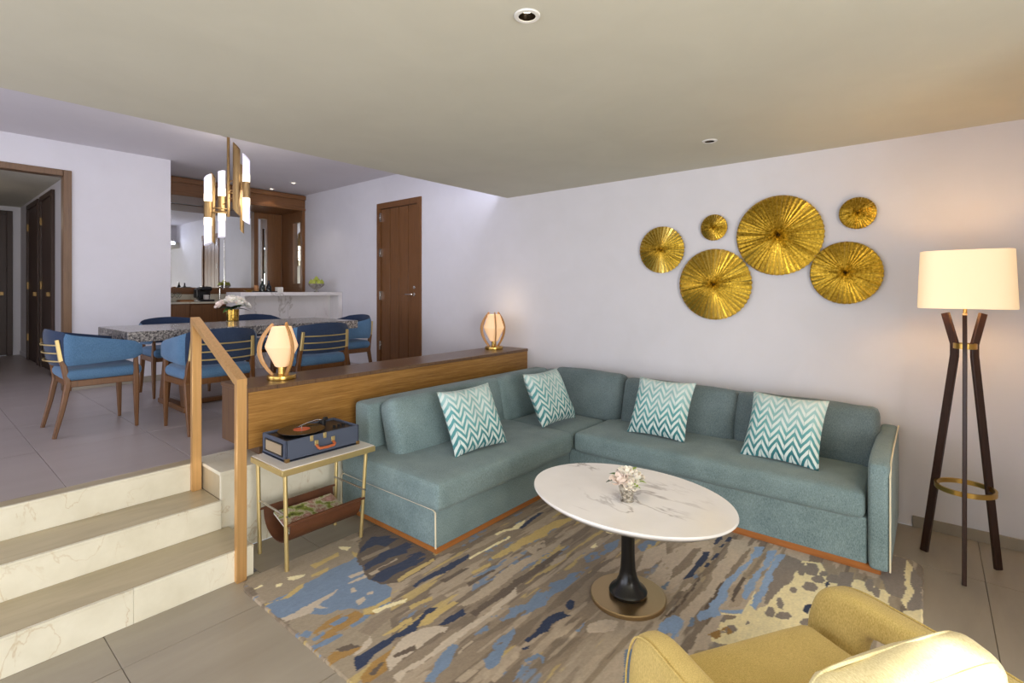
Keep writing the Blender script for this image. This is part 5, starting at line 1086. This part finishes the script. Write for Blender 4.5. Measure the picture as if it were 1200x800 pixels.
wx = gx + (fbm(gx, gy, 22, 14, 11) - .5) * .035; wy = gy + (fbm(gx, gy, 18, 16, 21) - .5) * .05
def lin(c): return np.array(srgb(c)[:3])
col = np.empty(gx.shape + (3,)); col[:] = lin(PAL['T'])
def lay(mask, c, a=1.0):
    m3 = (mask * a)[..., None]; col[:] = col * (1 - m3) + lin(PAL[c] if isinstance(c, str) else c) * m3
def sstep(v, a, b): t_ = np.clip((v - a) / (b - a), 0, 1); return t_ * t_ * (3 - 2 * t_)
# long streaks that run towards the wall
lay(sstep(fbm(gx, gy, 20, 2.2, 31), .52, .56), 'K', .5); lay(sstep(fbm(gx, gy, 24, 2.6, 35), .60, .63), 'S', .8); lay(sstep(fbm(gx, gy, 26, 2.4, 41), .68, .70), 'G', .8)
lay(sstep(fbm(gx, gy, 14, 2.6, 51), .70, .72) * sstep(fbm(gx, gy, 40, 30, 52), .40, .5), 'B', .9)
ry_ = sstep(gx, -1.35, -.9)
lay(ry_, (158, 144, 122), .75); lay(ry_ * sstep(fbm(gx, gy, 18, 2.2, 61), .50, .53), 'W', .9); lay(ry_ * sstep(fbm(gx, gy, 22, 2.0, 65), .58, .61), 'K', .7)
def inside(poly, X, Y):
    r_ = np.zeros(X.shape, bool); n_ = len(poly)
    for i in range(n_):
        x1, y1 = poly[i]; x2, y2 = poly[(i + 1) % n_]
        if y1 == y2: continue
        c_ = ((y1 > Y) != (y2 > Y)) & (X < (x2 - x1) * (Y - y1) / (y2 - y1) + x1); r_ ^= c_
    return r_
for q, (c, w_, poly) in enumerate(RUG):
    xs_ = [p[0] for p in poly]; ys_ = [p[1] for p in poly]
    i0 = max(0, int((min(xs_) - .08 - RX0) / st_)); i1 = min(nx + 1, int((max(xs_) + .08 - RX0) / st_) + 1); j0 = max(0, int((min(ys_) - .1 - RY0) / st_)); j1 = min(ny + 1, int((max(ys_) + .1 - RY0) / st_) + 1)
    if i1 <= i0 or j1 <= j0: continue
    small = (max(xs_) - min(xs_)) * (max(ys_) - min(ys_)) < .02; k = .4 if small else .75
    X = gx[i0:i1, j0:j1] * (1 - k) + wx[i0:i1, j0:j1] * k; Y = gy[i0:i1, j0:j1] * (1 - k) + wy[i0:i1, j0:j1] * k
    mk = inside(poly, X, Y).astype(float)
    if w_ > .45: mk *= sstep(fbm(gx[i0:i1, j0:j1], gy[i0:i1, j0:j1], 34, 13, 100 + q), w_ * .55 - .02, w_ * .55 + .02)
    elif w_ > .36: mk *= sstep(fbm(gx[i0:i1, j0:j1], gy[i0:i1, j0:j1], 26, 5, 100 + q), .30, .36)
    m3 = mk[..., None]; col[i0:i1, j0:j1] = col[i0:i1, j0:j1] * (1 - m3) + lin(PAL[c]) * m3
# broken flecks everywhere, and the tone of the pile

col *= (.95 + .24 * fbm(gx, gy, 120, 40, 81))[..., None] * (.93 + .14 * rs_.rand(*gx.shape))[..., None]
# carved relief and rounded corners
zh = .0105 + .0016 * fbm(gx, gy, 60, 30, 91) + .0006 * rs_.rand(*gx.shape)
cr = .12
dx_ = np.maximum(np.maximum(RX0 + cr - gx, gx - (RX1 - cr)), 0); dy_ = np.maximum(np.maximum(RY0 + cr - gy, gy - (RY1 - cr)), 0)
dist = np.hypot(dx_, dy_); lim = cr - .006 * fbm(gx, gy, 60, 60, 95)
inn = dist <= lim; sc2 = np.where(dist > lim, lim / np.maximum(dist, 1e-6), 1.0)
cxx = np.clip(gx, RX0 + cr, RX1 - cr); cyy = np.clip(gy, RY0 + cr, RY1 - cr)
px_ = cxx + (gx - cxx) * sc2; py_ = cyy + (gy - cyy) * sc2
edge = np.zeros(gx.shape, bool); edge[0] = edge[-1] = True; edge[:, 0] = edge[:, -1] = True
zh = np.where(edge | (dist > lim + .004), .0005, zh)
co = np.stack([px_, py_, zh], -1).reshape(-1, 3)
ii, jj = np.meshgrid(np.arange(nx), np.arange(ny), indexing='ij'); a_ = (ii * (ny + 1) + jj).ravel()
quads = np.stack([a_, a_ + (ny + 1), a_ + (ny + 2), a_ + 1], -1)
keep = ((dist <= lim + st_ * 1.6)[:-1, :-1]).ravel(); quads = quads[keep]
me = bpy.data.meshes.new('rug'); me.vertices.add(len(co)); me.vertices.foreach_set('co', co.ravel())
me.loops.add(quads.size); me.loops.foreach_set('vertex_index', quads.ravel().astype(np.int32)); me.polygons.add(len(quads))
me.polygons.foreach_set('loop_start', np.arange(0, quads.size, 4, dtype=np.int32)); me.update(calc_edges=True); me.validate()
ca = me.color_attributes.new('pile_colour', 'FLOAT_COLOR', 'POINT')
ca.data.foreach_set('color', np.concatenate([col.reshape(-1, 3), np.ones((len(co), 1))], 1).astype(np.float32).ravel())
m, N, L, B = nt('rug_pile')
at_ = N.new('ShaderNodeAttribute'); at_.attribute_name = 'pile_colour'; L.new(at_.outputs['Color'], B.inputs['Base Color']); B.inputs['Roughness'].default_value = .95; B.inputs['Specular IOR Level'].default_value = .1; B.inputs['Sheen Weight'].default_value = .2
bump(N, L, noise_n(N, L, coord(N, L), 260, 3, .7), B, .5, .004)
me.materials.append(m); rug = bpy.data.objects.new('rug', me); COL.objects.link(rug)
tag(rug, 'large abstract rug of taupe, blue, navy and gold streaks under sofa and tables', 'rug')
